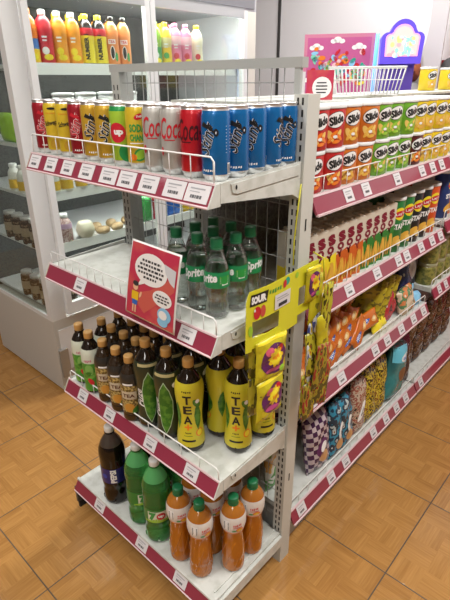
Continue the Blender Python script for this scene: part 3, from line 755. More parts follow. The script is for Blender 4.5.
p.poly([(.1, .3), (.4, .1), (.95, .55), (.95, .75), (.5, .45)], lay(.0012), mat('orange haze print', (.58, .11, .09), .4), .05)
p.ell(.47, .70, .33, .20, lay(.0016), WHT, 28, 0, .05); p.poly([(.30, .56), (.42, .53), (.22, .44)], lay(.0016), WHT, .05)
p.ell(.74, .40, .185, .105, lay(.0016), WHT, 24, 0, .05); p.poly([(.72, .32), (.82, .32), (.80, .24)], lay(.0016), WHT, .05)
for k, (a, b) in enumerate(((.28, .66), (.24, .70), (.20, .73), (.22, .72), (.34, .60))):
    x = a; v = .80 - .052 * k
    while x < b: ww = random.uniform(.03, .07); p.rect(x, v - .014, min(x + ww, b), v + .014, lay(.0020), INK, 0); x += ww + .018
for k, (a, b) in enumerate(((.62, .86), (.60, .88), (.66, .84))):
    x = a; v = .435 - .038 * k
    while x < b: ww = random.uniform(.03, .06); p.rect(x, v - .010, min(x + ww, b), v + .010, lay(.0020), INK, 0); x += ww + .014
# plain cartoon boy and a plain pale blue round shape
p.ell(.20, .43, .055, .055, lay(.0020), SKIN, sub=0); p.ell(.20, .47, .06, .035, lay(.0024), INK, sub=0); p.poly([(.13, .36), (.27, .36), (.27, .24), (.13, .24)], lay(.0020), YEL, 0); p.ell(.31, .34, .02, .05, lay(.0020), SKIN, sub=0, rot=-.4)
p.poly([(.14, .24), (.26, .24), (.25, .17), (.15, .17)], lay(.0020), BLU, 0); p.rect(.155, .06, .185, .17, lay(.0020), SKIN, 0); p.rect(.205, .06, .235, .17, lay(.0020), SKIN, 0)
p.ell(.80, .20, .13, .10, lay(.0020), SKY, sub=0); p.ell(.78, .11, .10, .07, lay(.0024), SKY, sub=0); p.ell(.78, .20, .08, .06, lay(.0028), WHT, sub=0); p.poly([(.72, .84), (.95, .80), (.95, .60), (.86, .64), (.76, .74)], lay(.0020), mat('pale grey print', (.6, .62, .66), .4), 0)
p.build('card', t)

SOURY = mat('lemon yellow card', (.66, .64, .03), .4, coat=.3)
t = thing('hanging_sweet_strip', 'yellow header card with two columns of sour sweet pouches hanging on the post', 'sweets strip', (0, 0, 0))
def arc(s):                                     # the bent card seen from above: s = 0 .. 1 from the free end to behind the post
    pts = [(.030, -.225), (.036, -.200), (.040, -.16), (.040, -.11), (.038, -.06), (.036, -.01), (.036, .025), (.040, .05)]
    q = s * (len(pts) - 1); i = min(int(q), len(pts) - 2); f = q - i
    return pts[i][0] + (pts[i + 1][0] - pts[i][0]) * f, pts[i][1] + (pts[i + 1][1] - pts[i][1]) * f
def cm(e=0):
    def f(u, v):
        x, y = arc(u); return (x + e, y - e * .2, v)
    return f
p = MB()
def strip(u0, u1, vb, vt, m=SOURY, n=6, e=0):
    us = [u0 + (u1 - u0) * i / n for i in range(n + 1)]; f = cm(e); g2 = cm(e - .0015)
    vs = [f(u, vb(u)) for u in us] + [f(u, vt(u)) for u in us] + [g2(u, vb(u)) for u in us] + [g2(u, vt(u)) for u in us]; k = n + 1; fs = []
    for i in range(n): fs += [(i, i + 1, k + i + 1, k + i), (2 * k + i, 3 * k + i, 3 * k + i + 1, 2 * k + i + 1), (k + i, k + i + 1, 3 * k + i + 1, 3 * k + i), (i, 2 * k + i, 2 * k + i + 1, i + 1)]
    fs += [(0, k, 3 * k, 2 * k), (n, 2 * k + n, 3 * k + n, k + n)]
    p.add(vs, fs, m, False)
top = lambda u: 1.098 - .026 * max(0, 1 - u / .06) ** 2 + .008 * u
strip(0, .10, lambda u: .945, top, n=4); strip(.10, .42, lambda u: 1.022, top); strip(.10, .42, lambda u: .952, lambda u: .978); strip(.42, .66, lambda u: .952, top)
strip(.66, .88, lambda u: 1.05, top); strip(.66, .88, lambda u: .975, lambda u: 1.0); strip(.88, 1, lambda u: .975, top)
p.poly([(.05, 1.062), (.27, 1.062), (.29, 1.090), (.07, 1.090)], cm(.001), BLK, .03); p.text('SOUR', .19, .019, cm(.0016), WHT, (.17, 1.076), .0, .07, sub=.03)
p.text('~', .14, .012, cm(.001), GRN, (.37, 1.080), 0, .04, sub=.03)
p.ell(.16, 1.042, .045, .016, cm(.001), RED, rot=.0, sub=0); p.ell(.23, 1.042, .03, .015, cm(.0014), mat('strawberry red', (.55, .08, .06), .4), sub=0); p.ell(.13, 1.050, .012, .004, cm(.0016), WHT, sub=0)
p.ell(.07, 1.0, .035, .014, cm(.001), LIME, sub=0); p.ell(.50, 1.088, .03, .01, cm(.001), mat('teal print', (.02, .35, .25), .4), sub=0); p.ell(.47, 1.084, .02, .01, cm(.0014), RED, sub=0); p.ell(.62, 1.09, .02, .008, cm(.001), LIME, sub=0)
p.build('header_card', t)
p = MB(); fn = cm(.002); p.rect(.36, 1.028, .54, 1.066, fn, TAGW, .1)
for k, (a, b) in enumerate(((.38, .50), (.38, .52))): p.rect(a, 1.056 - .006 * k, b, 1.058 - .006 * k, cm(.0028), INKG, 0)
p.rect(.40, 1.033, .50, 1.042, cm(.0028), INK, 0); p.build('price_sticker', t)

def pillow(w, h, tk, m, back=None, art=None, nu=12, nv=16, wr=.004, seed=0, crimp=.06, top_m=None):
    """sealed film pouch standing on z=0, front towards -Y"""
    R = random.Random(seed); ph = [R.uniform(0, 6) for _ in range(6)]
    def S(u, v):                                 # half thickness and outline for u,v in -1..1
        e = max(0, 1 - abs(u) ** 2.6) ** .5 * max(0, 1 - abs(v) ** 4) ** .6
        return tk / 2 * e + wr * e * (math.sin(5 * u + ph[0] + 3 * v) * .5 + math.sin(9 * v + ph[1] - 4 * u) * .5)
    def X(u, v): return w / 2 * u * (1 - .05 * (1 - v * v) + .012 * math.sin(7 * v + ph[2]))
    def Z(u, v): return max(0.0, h / 2 * (v + 1) - .02 * h * (u * u) * (v > 0) * v)
    def front(u, v, e=0): return (X(u, v), -S(u, v) - .0006 - e, Z(u, v))
    p = MB(); vs = []; fs = []
    for sgn in (-1, 1):
        for j in range(nv + 1):
            for i in range(nu + 1):
                u, v = -1 + 2 * i / nu, -1 + 2 * j / nv
                vs.append((X(u, v), sgn * (S(u, v) + .0006), Z(u, v)))
    k = (nu + 1) * (nv + 1)
    def F(js):
        o = []
        for j in js:
            for i in range(nu):
                a = j * (nu + 1) + i; o += [(a, a + 1, a + nu + 2, a + nu + 1)]
        return o
    js_mid = range(nv)
    ff = F(js_mid); bf = [tuple(k + i for i in reversed(f)) for f in ff]
    ed = []
    for i in range(nu): ed += [(i, k + i, k + i + 1, i + 1), (nv * (nu + 1) + i, nv * (nu + 1) + i + 1, k + nv * (nu + 1) + i + 1, k + nv * (nu + 1) + i)]
    for j in range(nv): a = j * (nu + 1); b = a + nu; ed += [(a, a + nu + 1, k + a + nu + 1, k + a), (b, k + b, k + b + nu + 1, b + nu + 1)]
    p.add(vs, ff, m, True); o = len(p.v) - len(vs)
    kb = p.mi(back or m)
    for f in bf + ed: p.f.append([o + i for i in f]); p.m.append(kb); p.sm.append(True)
    if art:
        def fn(e): return lambda x, z: front(max(-1, min(1, x)), max(-1, min(1, z)), e)
        art(p, fn)
    return p
SOURP = ramp_mat('yellow sweet film', [(0, (.22, .20, .02)), (.36, (.55, .48, .02)), (.58, (.50, .46, .03)), (.66, (.25, .26, .02))], 26)
GOLDQ = ramp_mat('olive crinkled film', [(0, (.12, .11, .02)), (.45, (.42, .38, .03)), (.6, (.20, .20, .02))], 60, stretch=(1, 1, .3))
PURP = mat('purple print', (.10, .015, .10), .4, coat=.3)
def art_sour(p, fn):
    p.ell(.0, .02, .82, .72, fn(.0006), PURP, sub=.2); p.ell(-.35, .45, .25, .2, fn(.0010), mat('pink sweet print', (.65, .12, .18), .4), sub=.15); p.ell(.4, .42, .2, .18, fn(.001), RED, sub=.15)
    p.ell(.05, .12, .40, .36, fn(.0012), YELB, sub=.12)
    for k in range(10):
        a = k * .628; p.ell(.05 + .42 * math.cos(a), .12 + .38 * math.sin(a), .09, .08, fn(.0014), YEL, 10, sub=.2)
    p.text('~', .46, .22, fn(.0018), ORG, (.05, .12), .1, .05, sub=.12); p.ell(-.1, -.45, .5, .12, fn(.0013), mat('magenta print', (.5, .08, .25), .4), sub=.15); p.ell(.5, -.55, .2, .14, fn(.0014), LIME, sub=.15)
    p.rect(-.95, .86, .95, .97, fn(.0006), YELB, .2)
bagp = None
n = 0
for (s, zz) in ((.32, .850), (.32, .737)):
    for dx in (0,):
        p = pillow(.108, .118, .026, SOURP, art=art_sour, seed=3 + n); o = p.build('pouch', t)
        x, y = arc(s); o.location = (x + .006, y, zz); o.rotation_euler = (0, .0, PI / 2 - .10 + .12 * n); n += 1
for (x, y, zz, a) in ((.018, -.100, .850, 1.35), (.018, -.098, .735, 1.3)):
    p = pillow(.050, .118, .018, GOLDQ, seed=8 + n); o = p.build('pouch', t); o.location = (x, y - .07, zz); o.rotation_euler = (0, 0, a); n += 1
t2 = thing('hanging_sweet_strip', 'bunch of gold and blue sweet pouches hanging at the start of the snack aisle', 'sweets strip', (0, 0, 0))
GOLDF = ramp_mat('gold sweet film', [(0, (.06, .05, .01)), (.41, (.46, .42, .03)), (.55, (.14, .12, .015)), (.62, (.38, .08, .03)), (.67, (.50, .46, .04))], 70, stretch=(1, 1, .3))
DARKG = ramp_mat('olive and red sweet film', [(0, (.10, .08, .02)), (.44, (.35, .28, .03)), (.52, (.35, .04, .03)), (.6, (.06, .06, .02)), (.68, (.5, .4, .05))], 70, stretch=(1, 1, .3))
hp = PI / 2
BLUF = ramp_mat('blue white sweet film', [(0, (.04, .07, .30)), (.45, (.60, .62, .62)), (.55, (.60, .45, .03)), (.66, (.45, .04, .04))], 60, stretch=(1, 1, .35))
R9 = random.Random(12)
bunch = [(.044, .020, 1.00, .055, .10, SOURP)]
for k in range(13):
    zz = .62 + .36 * (k % 7) / 7 + .02 * R9.random()
    bunch.append((.046 + .012 * (k % 3), .026 + .036 * ((k * 5) % 7) / 7, zz, .040 + .012 * R9.random(), .13 + .03 * R9.random(), (GOLDF, BLUF, DARKG, SOURP)[(k * 3 + k // 4) % 4]))
for i, (x, y, zz, w_, h_, m) in enumerate(bunch):
    o = pillow(w_, h_, .016, m, art=(art_sour if i == 0 else None), seed=20 + i, wr=.003, nu=8, nv=10).build('pouch', t2); o.location = (x, y, zz); o.rotation_euler = (R9.uniform(-.06, .06), R9.uniform(-.15, .15), hp + R9.uniform(-.6, .5))
p = MB(); p.tube([(.02, .052, 1.12), (.050, .055, 1.11), (.054, .06, 1.05)], .0022, SOURY, 6); p.build('hook', t2)
p = MB(); pts = [(.012, -.010, 1.30), (.008, -.014, 1.22), (.004, -.014, 1.16), (.016, -.03, 1.105)]
p.tube(pts, .0018, SOURY, 6); p.build('hanging_cord', t)

# ================================================================== CHIP TUBS on the top aisle shelf
LIDC = mat('frosted white lid', (.72, .73, .74), .35)
def chip_tub(col, col2, label):
    col3 = mat('soft chip highlight', (.80, .55, .14), .4)
    t = thing('chip_tub', label, 'chip tub', group='stacked chip tubs on the top aisle shelf')
    p = MB(); sq = 2.5; a0 = -.42
    def sup(e):
        def f(u, v):
            a = a0 + u / .038; c, d = math.cos(a), math.sin(a); q = (abs(c) ** sq + abs(d) ** sq) ** (-1 / sq)
            return (.036 * c * q + e * c, .042 * d * q + e * d, v)
        return f
    p.lathe([(.93, .0), (1, .004), (1, .092), (.97, .096)], col, 32, sx=.036, sy=.042, sq=sq)
    fn, g, h = sup(.0008), sup(.0013), sup(.0018)
    p.ell(.002, .068, .0265, .0195, fn, BLK, rot=.28, sub=.008); p.ell(.002, .068, .0250, .0180, g, WHT, rot=.28, sub=.008); p.text('Slide', .041, .021, h, BLK, (.002, .068), .28, .05, .1, sub=.008)
    p.ell(-.012, .030, .007, .015, fn, col3, rot=.5, sub=.008); p.ell(.012, .034, .006, .012, fn, col3, rot=-.5, sub=.008)
    for k, (x, y, a) in enumerate(((-.010, .022, .9), (.014, .026, -.7), (.004, .016, .1), (-.002, .036, .6))): p.ell(x, y, .012, .0045, (fn, g, h, fn)[k], col2, rot=a, sub=.008)
    p.ell(.0, .028, .006, .004, h, WHT, sub=.008)
    p.build('tub_body', t)
    p = MB(); p.lathe([(1.04, .094), (1.05, .096), (1.05, .1025), (.98, .104)], LIDC, 32, sx=.036, sy=.042, sq=sq); p.build('lid', t)
    return t
CHIP = mat('golden chip print', (.75, .42, .06), .4)
TUBS = {'r': (chip_tub(mat('red tub', (.50, .02, .02), .35, coat=.3), ORG, 'x'), 'red'), 'o': (chip_tub(mat('orange tub', (.62, .17, .02), .35, coat=.3), CHIP, 'x'), 'orange'),
        'g': (chip_tub(mat('light green tub', (.16, .42, .03), .35, coat=.3), LIME, 'x'), 'green'), 'y': (chip_tub(mat('yellow tub', (.78, .58, .02), .35, coat=.3), CHIP, 'x'), 'yellow'),
        'b': (chip_tub(mat('dark brown tub', (.10, .012, .012), .35, coat=.3), ORG, 'x'), 'dark brown')}
seqs = ['rroogggyyyyy', 'rroogggbyyyy']
cnt = {}
for tier in (1, 0):
    for j, dx in enumerate((-.042, -.118)):
        for i in range(12):
            k = seqs[tier ^ 1][i] if tier == 0 else seqs[0][i]
            y = .095 + .0885 * i
            if i == 11 and j == 1: continue
            if i >= 11: continue
            key = (k, tier, j); cnt[key] = cnt.get(key, 0) + 1
            o, nm = TUBS[k]
            dup(o, '%s chip tub, %s layer, %s row, %s %s tub from the post' % (nm, 'upper' if tier else 'lower', 'front' if j == 0 else 'rear', ORD[cnt[key] - 1], nm),
                (dx + .004 * math.sin(i * 2.1 + tier), y + .003 * math.sin(i * 1.7 + tier * 2), ZR[0] + .1041 * tier), .08 * math.sin(i * 3.1 + tier))
for i, (x, y) in enumerate(((-.36, 1.60), (-.36, 1.86))):
    dup(TUBS['y'][0], 'yellow chip tub standing alone on the top cover, %s from the basket' % ORD[i], (x, y, 1.4705), -.1)
# farther bay tubs
for i in range(5):
    for tier in (0, 1): dup(TUBS['y'][0], 'yellow chip tub past the second upright, %s column, %s layer' % (ORD[i], ('lower', 'upper')[tier]), (-.040, 1.14 + .0885 * i, ZR[0] + .1041 * tier), .03)

# ================================================================== second aisle shelf: chip boxes and canisters
def snack_box(col, label):
    t = thing('snack_box', label, 'snack box', group='tall snack boxes on the second aisle shelf')
    w, d, h = .046, .034, .186
    p = MB(); CRM = mat('cream carton', (.62, .56, .47), .5)
    p.bb((-d / 2, -w / 2, 0), (d / 2, w / 2, h * .46), col); p.bb((-d / 2, -w / 2, h * .46), (d / 2, w / 2, h), CRM)
    p.bb((-d / 2 + .004, -w / 2 + .002, h), (d / 2 - .004, w / 2 - .002, h + .0015), CRM)
    fn = lambda u, v: (d / 2 + .0005, u, v); g = lambda u, v: (d / 2 + .001, u, v); MAR = mat('maroon print', (.20, .01, .03), .4)
    p.poly([(-w / 2, .09), (w / 2, .112), (w / 2, .085), (-w / 2, .075)], fn, col, 0)
    p.text('S', .028, .034, fn, MAR, (.002, .150), .25, .085, sub=0); p.text('O', .026, .025, fn, MAR, (.0, .120), .2, .08, sub=0); p.text('Y', .024, .021, fn, MAR, (-.002, .096), .2, .07, sub=0)
    for x, a in ((-.012, .15), (.004, -.05), (.015, .1)): p.ell(x, .045, .005, .038, g, CHIP, rot=a, sub=0); 
    p.ell(-.004, .04, .004, .03, lambda u, v: (d / 2 + .0015, u, v), mat('dark chip print', (.55, .28, .03), .4), rot=-.25, sub=0)
    p.build('carton', t)
    p = MB(); p.bb((-d / 2, -.004, h + .0015), (d / 2, .004, h + .008), MATS['cream carton']); p.build('top_flap', t)
    return t
SB = {'yellow': snack_box(YELB, 'x'), 'orange red': snack_box(mat('orange red carton', (.60, .12, .02), .4), 'x'), 'green': snack_box(mat('dark green carton', (.03, .20, .03), .4), 'x')}
yy = .10; lst = [('yellow', .105), ('yellow', .158), ('yellow', .211), ('orange red', .268), ('orange red', .321), ('orange red', .374), ('green', .434), ('green', .487), ('green', .540), ('green', .598)]
c = {}
for nm, y in lst:
    c[nm] = c.get(nm, 0) + 1
    dup(SB[nm], '%s tall snack box, front row, %s of that colour from the post' % (nm, ORD[c[nm] - 1]), (-.034, y, ZR[1]), -.30 if nm != 'green' else -.26)
for nm, y in lst[:9]:
    c[nm] = c.get(nm, 0) + 1
    dup(SB[nm], '%s snack box, rear row, %s of that colour from the post' % (nm, ORD[c[nm] - 1 - sum(1 for q_ in lst if q_[0] == nm)]), (-.096, y, ZR[1]), -.25)
def stax(col, label):
    t = thing('chip_canister', label, 'chip canister', group='tall chip canisters on the second aisle shelf')
    p = MB(); R = .0365; p.lathe([(R - .001, 0), (R, .002), (R, .186), (R - .001, .188)], [(.004, ALU), (.184, col), (1, ALU)], 30)
    fn = wrap(R, 0); g = wrap(R, 0, .0011); h = wrap(R, 0, .0016)
    p.ell(.0, .140, .022, .022, fn, YELB); p.ell(0, .140, .024, .011, g, RED, rot=.2); p.text("Lay's", .034, .013, h, WHT, (0, .140), .2, .02)
    p.text('STAX', .050, .020, fn, WHT, (0, .095), .1, .05); p.ell(-.008, .045, .022, .014, fn, CHIP, rot=.7); p.ell(.012, .035, .018, .012, g, mat('pale chip print', (.80, .55, .15), .4), rot=-.4)
    p.build('tube', t)
    p = MB(); p.lathe([(R + .0012, .186), (R + .0016, .188), (R + .0016, .196), (R - .002, .198)], LIDC, 30); p.build('lid', t)
    return t
ST = {'green': stax(mat('dark green canister', (.02, .17, .04), .3, coat=.4), 'x'), 'black': stax(mat('black canister', (.015, .015, .018), .3, coat=.4), 'x'), 'orange red': stax(mat('orange red canister', (.60, .08, .015), .3, coat=.4), 'x')}
c = {}
for nm, y in (('green', .668), ('green', .748), ('black', .828), ('black', .910), ('orange red', .992)):
    c[nm] = c.get(nm, 0) + 1
    dup(ST[nm], '%s chip canister in the front row%s' % (nm, {('green', 1): ' beside the green snack boxes', ('green', 2): ' beside the black ones', ('black', 1): ' beside the green ones', ('black', 2): ' beside the orange red one', ('orange red', 1): ' at the far end of the second shelf'}[(nm, c[nm])]), (-.045, y, ZR[1]), -.42)
for nm, y in (('green', .668), ('black', .828), ('orange red', .992)):
    dup(ST[nm], '%s chip canister in the second row behind its matching front one' % nm, (-.125, y, ZR[1]), -.2)

# ================================================================== third aisle shelf: wafers, pouches
WAF = ramp_mat('orange wafer film', [(0, (.38, .075, .008)), (.36, (.54, .13, .008)), (.64, (.58, .16, .01)), (.72, (.60, .28, .05))], 14)
def art_waf(p, fn):
    p.poly([(-.7, -.15), (-.2, -.25), (.05, .25), (-.5, .45)], fn(.0006), BLU, .2); p.text('~', .5, .35, fn(.0012), WHT, (-.38, .16), .15, .05, .2, sub=.15); p.text('~', .5, .2, fn(.0012), WHT, (-.25, -.18), .15, .03, .2, sub=.15)
    p.ell(.5, -.05, .28, .35, fn(.0006), mat('caramel print', (.70, .42, .14), .4), sub=.2); p.ell(.5, .0, .14, .2, fn(.001), mat('cream wafer print', (.80, .65, .40), .4), sub=.2)
wafer = pillow(.128, .064, .016, WAF, art=art_waf, nu=14, nv=8, seed=31, wr=.003).build('wafer_pack')
tag(wafer, 'x', 'wafer pack', 'orange wafer packs on the third aisle shelf')
def put(o, label, loc, rot): return dup(o, label, loc, rot=rot)
zb = ZR[2]
hp = PI / 2
put(wafer, 'orange wafer pack loose on top with its face turned to the aisle', (-.028, .560, zb + .052), (-.35, -.10, hp - .1))
put(wafer, 'orange wafer pack lying under the loose face-out pack showing its edge', (-.055, .555, zb + .030), (-1.35, .05, hp))
R7 = random.Random(3); k = 0
for lev, (x_, h_) in enumerate(((-.034, .0), (-.052, .045), (-.078, .095), (-.110, .02), (-.115, .125), (-.165, .16))):
    for i in range(8):
        y = .110 + .058 * i + .02 * (lev % 2)
        if (lev in (2, 4, 5) and i > 6) or (lev == 1 and i > 6): continue
        ry = -R7.uniform(.5, 1.3) if lev else -R7.uniform(.2, .9)
        put(wafer, 'orange wafer pack in the heap, %s, %s from the hanging pouches' % (['front bottom layer', 'front second layer', 'front top layer', 'rear bottom layer', 'rear middle layer', 'rear top layer'][lev], ORD[i]),
            (x_ + R7.uniform(-.005, .005), y, min(zb + h_ + .004 + .05 * math.sin(-ry), .80)), (-.30 + R7.uniform(-.12, .08), ry, hp + R7.uniform(-.25, .2)))
YP = ramp_mat('yellow pouch film', [(0, (.20, .17, .02)), (.42, (.48, .40, .03)), (.60, (.18, .16, .03)), (.7, (.60, .40, .05))], 26)
yp = pillow(.11, .17, .020, YP, seed=41, nu=10, wr=.005).build('snack_pouch'); tag(yp, 'x', 'snack pouch', 'yellow pouches filed upright on the third aisle shelf')
for i in range(7):
    put(yp, 'yellow pouch filed sideways, %s in the row after the orange wafers' % ORD[i], (-.090, .615 + .023 * i, zb + .03), (-.05, .15 - .05 * (i % 3), .35 + .05 * i))
def single(p, name, label, cat, loc, rot, group=None):
    o = p.build(name); o.location = loc; o.rotation_euler = rot; return tag(o, label, cat, group)
single(pillow(.07, .05, .03, YELB, seed=44, nu=8, nv=6), 'sweet_pack', 'small bright yellow pack lying in front of the yellow pouches', 'sweets', (-.030, .640, zb), (-.3, .1, hp))
single(pillow(.07, .05, .03, YELB, seed=45, nu=8, nv=6), 'sweet_pack', 'small bright yellow pack beside the red bag', 'sweets', (-.040, .705, zb), (-.5, .1, hp))
REDF = ramp_mat('red candy film', [(0, (.12, .01, .03)), (.38, (.42, .01, .03)), (.56, (.48, .02, .04)), (.62, (.62, .55, .55)), (.70, (.10, .02, .05))], 22)
single(pillow(.13, .19, .05, REDF, seed=46), 'candy_bag', 'red candy bag with white patches leaning on the third shelf', 'candy bag', (-.055, .785, zb), (-.15, -.25, hp))
single(pillow(.12, .20, .05, REDF, seed=47), 'candy_bag', 'red and pink candy bag behind the yellow pouches', 'candy bag', (-.185, .800, zb + .03), (-.1, .1, hp))
NAVF = ramp_mat('navy candy film', [(0, (.01, .015, .07)), (.56, (.02, .03, .12)), (.66, (.35, .38, .42))], 12)
def art_nav(p, fn):
    p.ell(.1, .35, .55, .38, fn(.0006), mat('pale silver print', (.50, .52, .56), .35, coat=.3), sub=.2); p.text('~', .5, .25, fn(.0012), INKG, (.1, .38), .3, .04, .2, sub=.15); p.ell(-.2, -.4, .3, .22, fn(.0008), mat('cream print two', (.72, .60, .42), .4), sub=.2); p.ell(.4, -.35, .22, .16, fn(.001), SKY, sub=.2)
single(pillow(.16, .235, .06, NAVF, art=art_nav, seed=48), 'candy_bag', 'navy candy bag with a silver oval at the end of the third shelf', 'candy bag', (-.070, .955, zb), (-.15, .25, hp))
CRMF = ramp_mat('cream mixed film', [(0, (.60, .48, .34)), (.48, (.10, .22, .10)), (.56, (.65, .22, .08)), (.64, (.70, .62, .50))], 22)
single(pillow(.13, .11, .05, CRMF, seed=49), 'candy_bag', 'cream and orange patterned bag low in front of the navy bag', 'candy bag', (-.024, .900, zb), (-.25, -.1, hp))
single(pillow(.07, .06, .03, SKY, seed=50, nu=8, nv=6), 'candy_bag', 'small light blue pack by the end of the third shelf', 'candy bag', (-.020, 1.0, zb), (-.4, .2, hp))

# ================================================================== bottom aisle deck: big snack bags
z3 = ZR[3]
PCH = checker_mat('purple white checker film', (.045, .012, .06), (.50, .42, .46), 52)
def art_pc(p, fn):
    p.ell(.0, -.1, .5, .22, fn(.0008), PURP, rot=.3, sub=.2); p.ell(.1, -.1, .3, .13, fn(.0012), WHT, rot=.3, sub=.2); p.ell(.1, -.45, .4, .2, fn(.0008), mat('cookie print', (.55, .30, .12), .4), sub=.2)
pc = pillow(.135, .245, .06, PCH, art=art_pc, seed=61).build('snack_bag'); tag(pc, 'x', 'snack bag', 'bags of snacks on the bottom aisle deck')
GWF = ramp_mat('green white film', [(0, (.10, .30, .08)), (.45, (.60, .62, .55)), (.58, (.60, .35, .10)), (.66, (.05, .18, .05))], 16)
single(pillow(.10, .20, .04, GWF, seed=62), 'snack_bag', 'green and white bag tucked by the post on the bottom deck', 'snack bag', (-.115, .120, z3), (-.05, .0, hp), 'bags of snacks on the bottom aisle deck')
put(pc, 'purple checkered snack bag standing in front of the others', (-.044, .300, z3), (-.12, -.05, hp - .1))
put(pc, 'purple checkered snack bag tilted beside the front one', (-.120, .195, z3 + .0), (-.08, -.18, hp))
put(pc, 'purple checkered snack bag raised at the back by the post', (-.175, .215, z3 + .12), (-.05, .15, hp))
put(pc, 'purple checkered snack bag raised at the back beside the blue bags', (-.150, .330, z3 + .13), (-.05, -.1, hp))
BLF = ramp_mat('teal blue film', [(0, (.008, .04, .08)), (.42, (.03, .24, .38)), (.52, (.015, .04, .07)), (.62, (.45, .55, .58)), (.68, (.25, .10, .05))], 24)
def art_bl(p, fn):
    p.ell(.05, -.05, .45, .25, fn(.0008), WHT, rot=.3, sub=.2); p.text('~', .5, .25, fn(.0014), mat('dark teal print', (.02, .08, .14), .4), (.05, -.05), .3, .05, sub=.15); p.ell(-.1, -.5, .4, .2, fn(.0008), mat('cookie print', (.55, .30, .12), .4), sub=.2)
bl = pillow(.110, .235, .055, BLF, art=art_bl, seed=63).build('snack_bag'); tag(bl, 'x', 'snack bag', 'bags of snacks on the bottom aisle deck')
for i, (x, y, z_) in enumerate(((-.036, .405, 0), (-.036, .490, 0), (-.140, .42, .12), (-.140, .52, .13))):
    put(bl, ['blue snack bag in front beside the purple checkered bag', 'blue snack bag in front beside the cream speckled bag', 'blue snack bag behind the first blue one', 'blue snack bag behind and next to the cream speckled bags'][i], (x, y, z3 + z_), (-.12, .1 - .2 * (i % 2), hp + .1))
CSF = ramp_mat('cream speckled film', [(0, (.12, .06, .04)), (.38, (.48, .38, .30)), (.5, (.28, .08, .06)), (.58, (.45, .33, .24)), (.66, (.05, .03, .03))], 44)
cs = pillow(.12, .25, .05, CSF, art=lambda p, fn: (p.ell(0, -.15, .6, .14, fn(.0008), WHT, rot=.5, sub=.2), p.text('~', .5, .14, fn(.0014), BLK, (0, -.15), .5, .04, sub=.15)), seed=64).build('snack_bag'); tag(cs, 'x', 'snack bag', 'bags of snacks on the bottom aisle deck')
for i, (x, y) in enumerate(((-.036, .575), (-.11, .60), (-.17, .58))): put(cs, 'cream speckled snack bag, %s back from the rail' % ORD[i], (x, y, z3 + .06 * i), (-.12, .1, hp))
YBF = ramp_mat('yellow black film', [(0, (.42, .30, .02)), (.42, (.06, .04, .01)), (.50, (.50, .38, .03)), (.60, (.20, .07, .02)), (.66, (.55, .42, .05))], 36)
yb = pillow(.12, .26, .05, YBF, seed=65).build('snack_bag'); tag(yb, 'x', 'snack bag', 'bags of snacks on the bottom aisle deck')
for i, (x, y) in enumerate(((-.036, .665), (-.036, .760), (-.12, .70))): put(yb, ['yellow and black snack bag beside the cream speckled bag', 'yellow and black snack bag beside the big teal bag', 'yellow and black snack bag in the second row'][i], (x, y, z3), (-.12, .12, hp))
TEF = mat('teal film', (.03, .22, .24), .3, coat=.4)
noisy(TEF, (.02, .11, .12), 9, .45, .6); crinkle(TEF, 20)
def art_te(p, fn):
    p.poly([(-.95, .42), (.95, .30), (.95, .92), (-.95, .92)], fn(.0006), mat('light cyan print', (.12, .50, .66), .35, coat=.3), .2)
    p.ell(.1, .55, .5, .14, fn(.001), WHT, rot=.1, sub=.2); p.text('~', .7, .12, fn(.0016), BLU, (.1, .55), .1, .04, sub=.15); p.ell(.1, -.05, .45, .25, fn(.0008), mat('brown cookie print', (.20, .09, .04), .4), sub=.2)
te = pillow(.16, .27, .08, TEF, art=art_te, seed=66).build('snack_bag'); tag(te, 'x', 'snack bag', 'bags of snacks on the bottom aisle deck')
put(te, 'big teal snack bag leaning out beside the dark bags', (-.040, .895, z3), (-.06, .22, hp))
put(te, 'teal snack bag upright behind the big leaning one', (-.145, .840, z3 + .10), (-.08, .1, hp))
DKF = ramp_mat('dark plum film', [(0, (.025, .01, .02)), (.55, (.04, .015, .03)), (.63, (.30, .28, .32)), (.7, (.12, .03, .06))], 16)
dk = pillow(.13, .26, .06, DKF, seed=67).build('snack_bag'); tag(dk, 'x', 'snack bag', 'bags of snacks on the bottom aisle deck')
for i, (x, y, z_) in enumerate(((-.13, .95, .03), (-.045, 1.02, .0), (-.17, 1.04, .06))): put(dk, 'dark plum snack bag by the second upright, %s' % ['between the teal bags', 'closest to the rail', 'pushed to the back'][i], (x, y, z3 + z_), (-.1, .05, hp))
BRF = ramp_mat('brown nut film', [(0, (.04, .015, .012)), (.44, (.12, .06, .03)), (.54, (.03, .012, .012)), (.64, (.22, .15, .12))], 46)
br = pillow(.12, .16, .05, BRF, seed=68).build('snack_bag'); tag(br, 'x', 'snack bag', 'bags of snacks on the bottom aisle deck')
for i in range(5):
    for k in range(2): put(br, 'brown nut bag in the farther bay, %s column, %s layer' % (ORD[i], ('lower', 'upper')[k]), (-.09, 1.17 + .13 * i, z3 + .155 * k), (-.05, 0, hp))
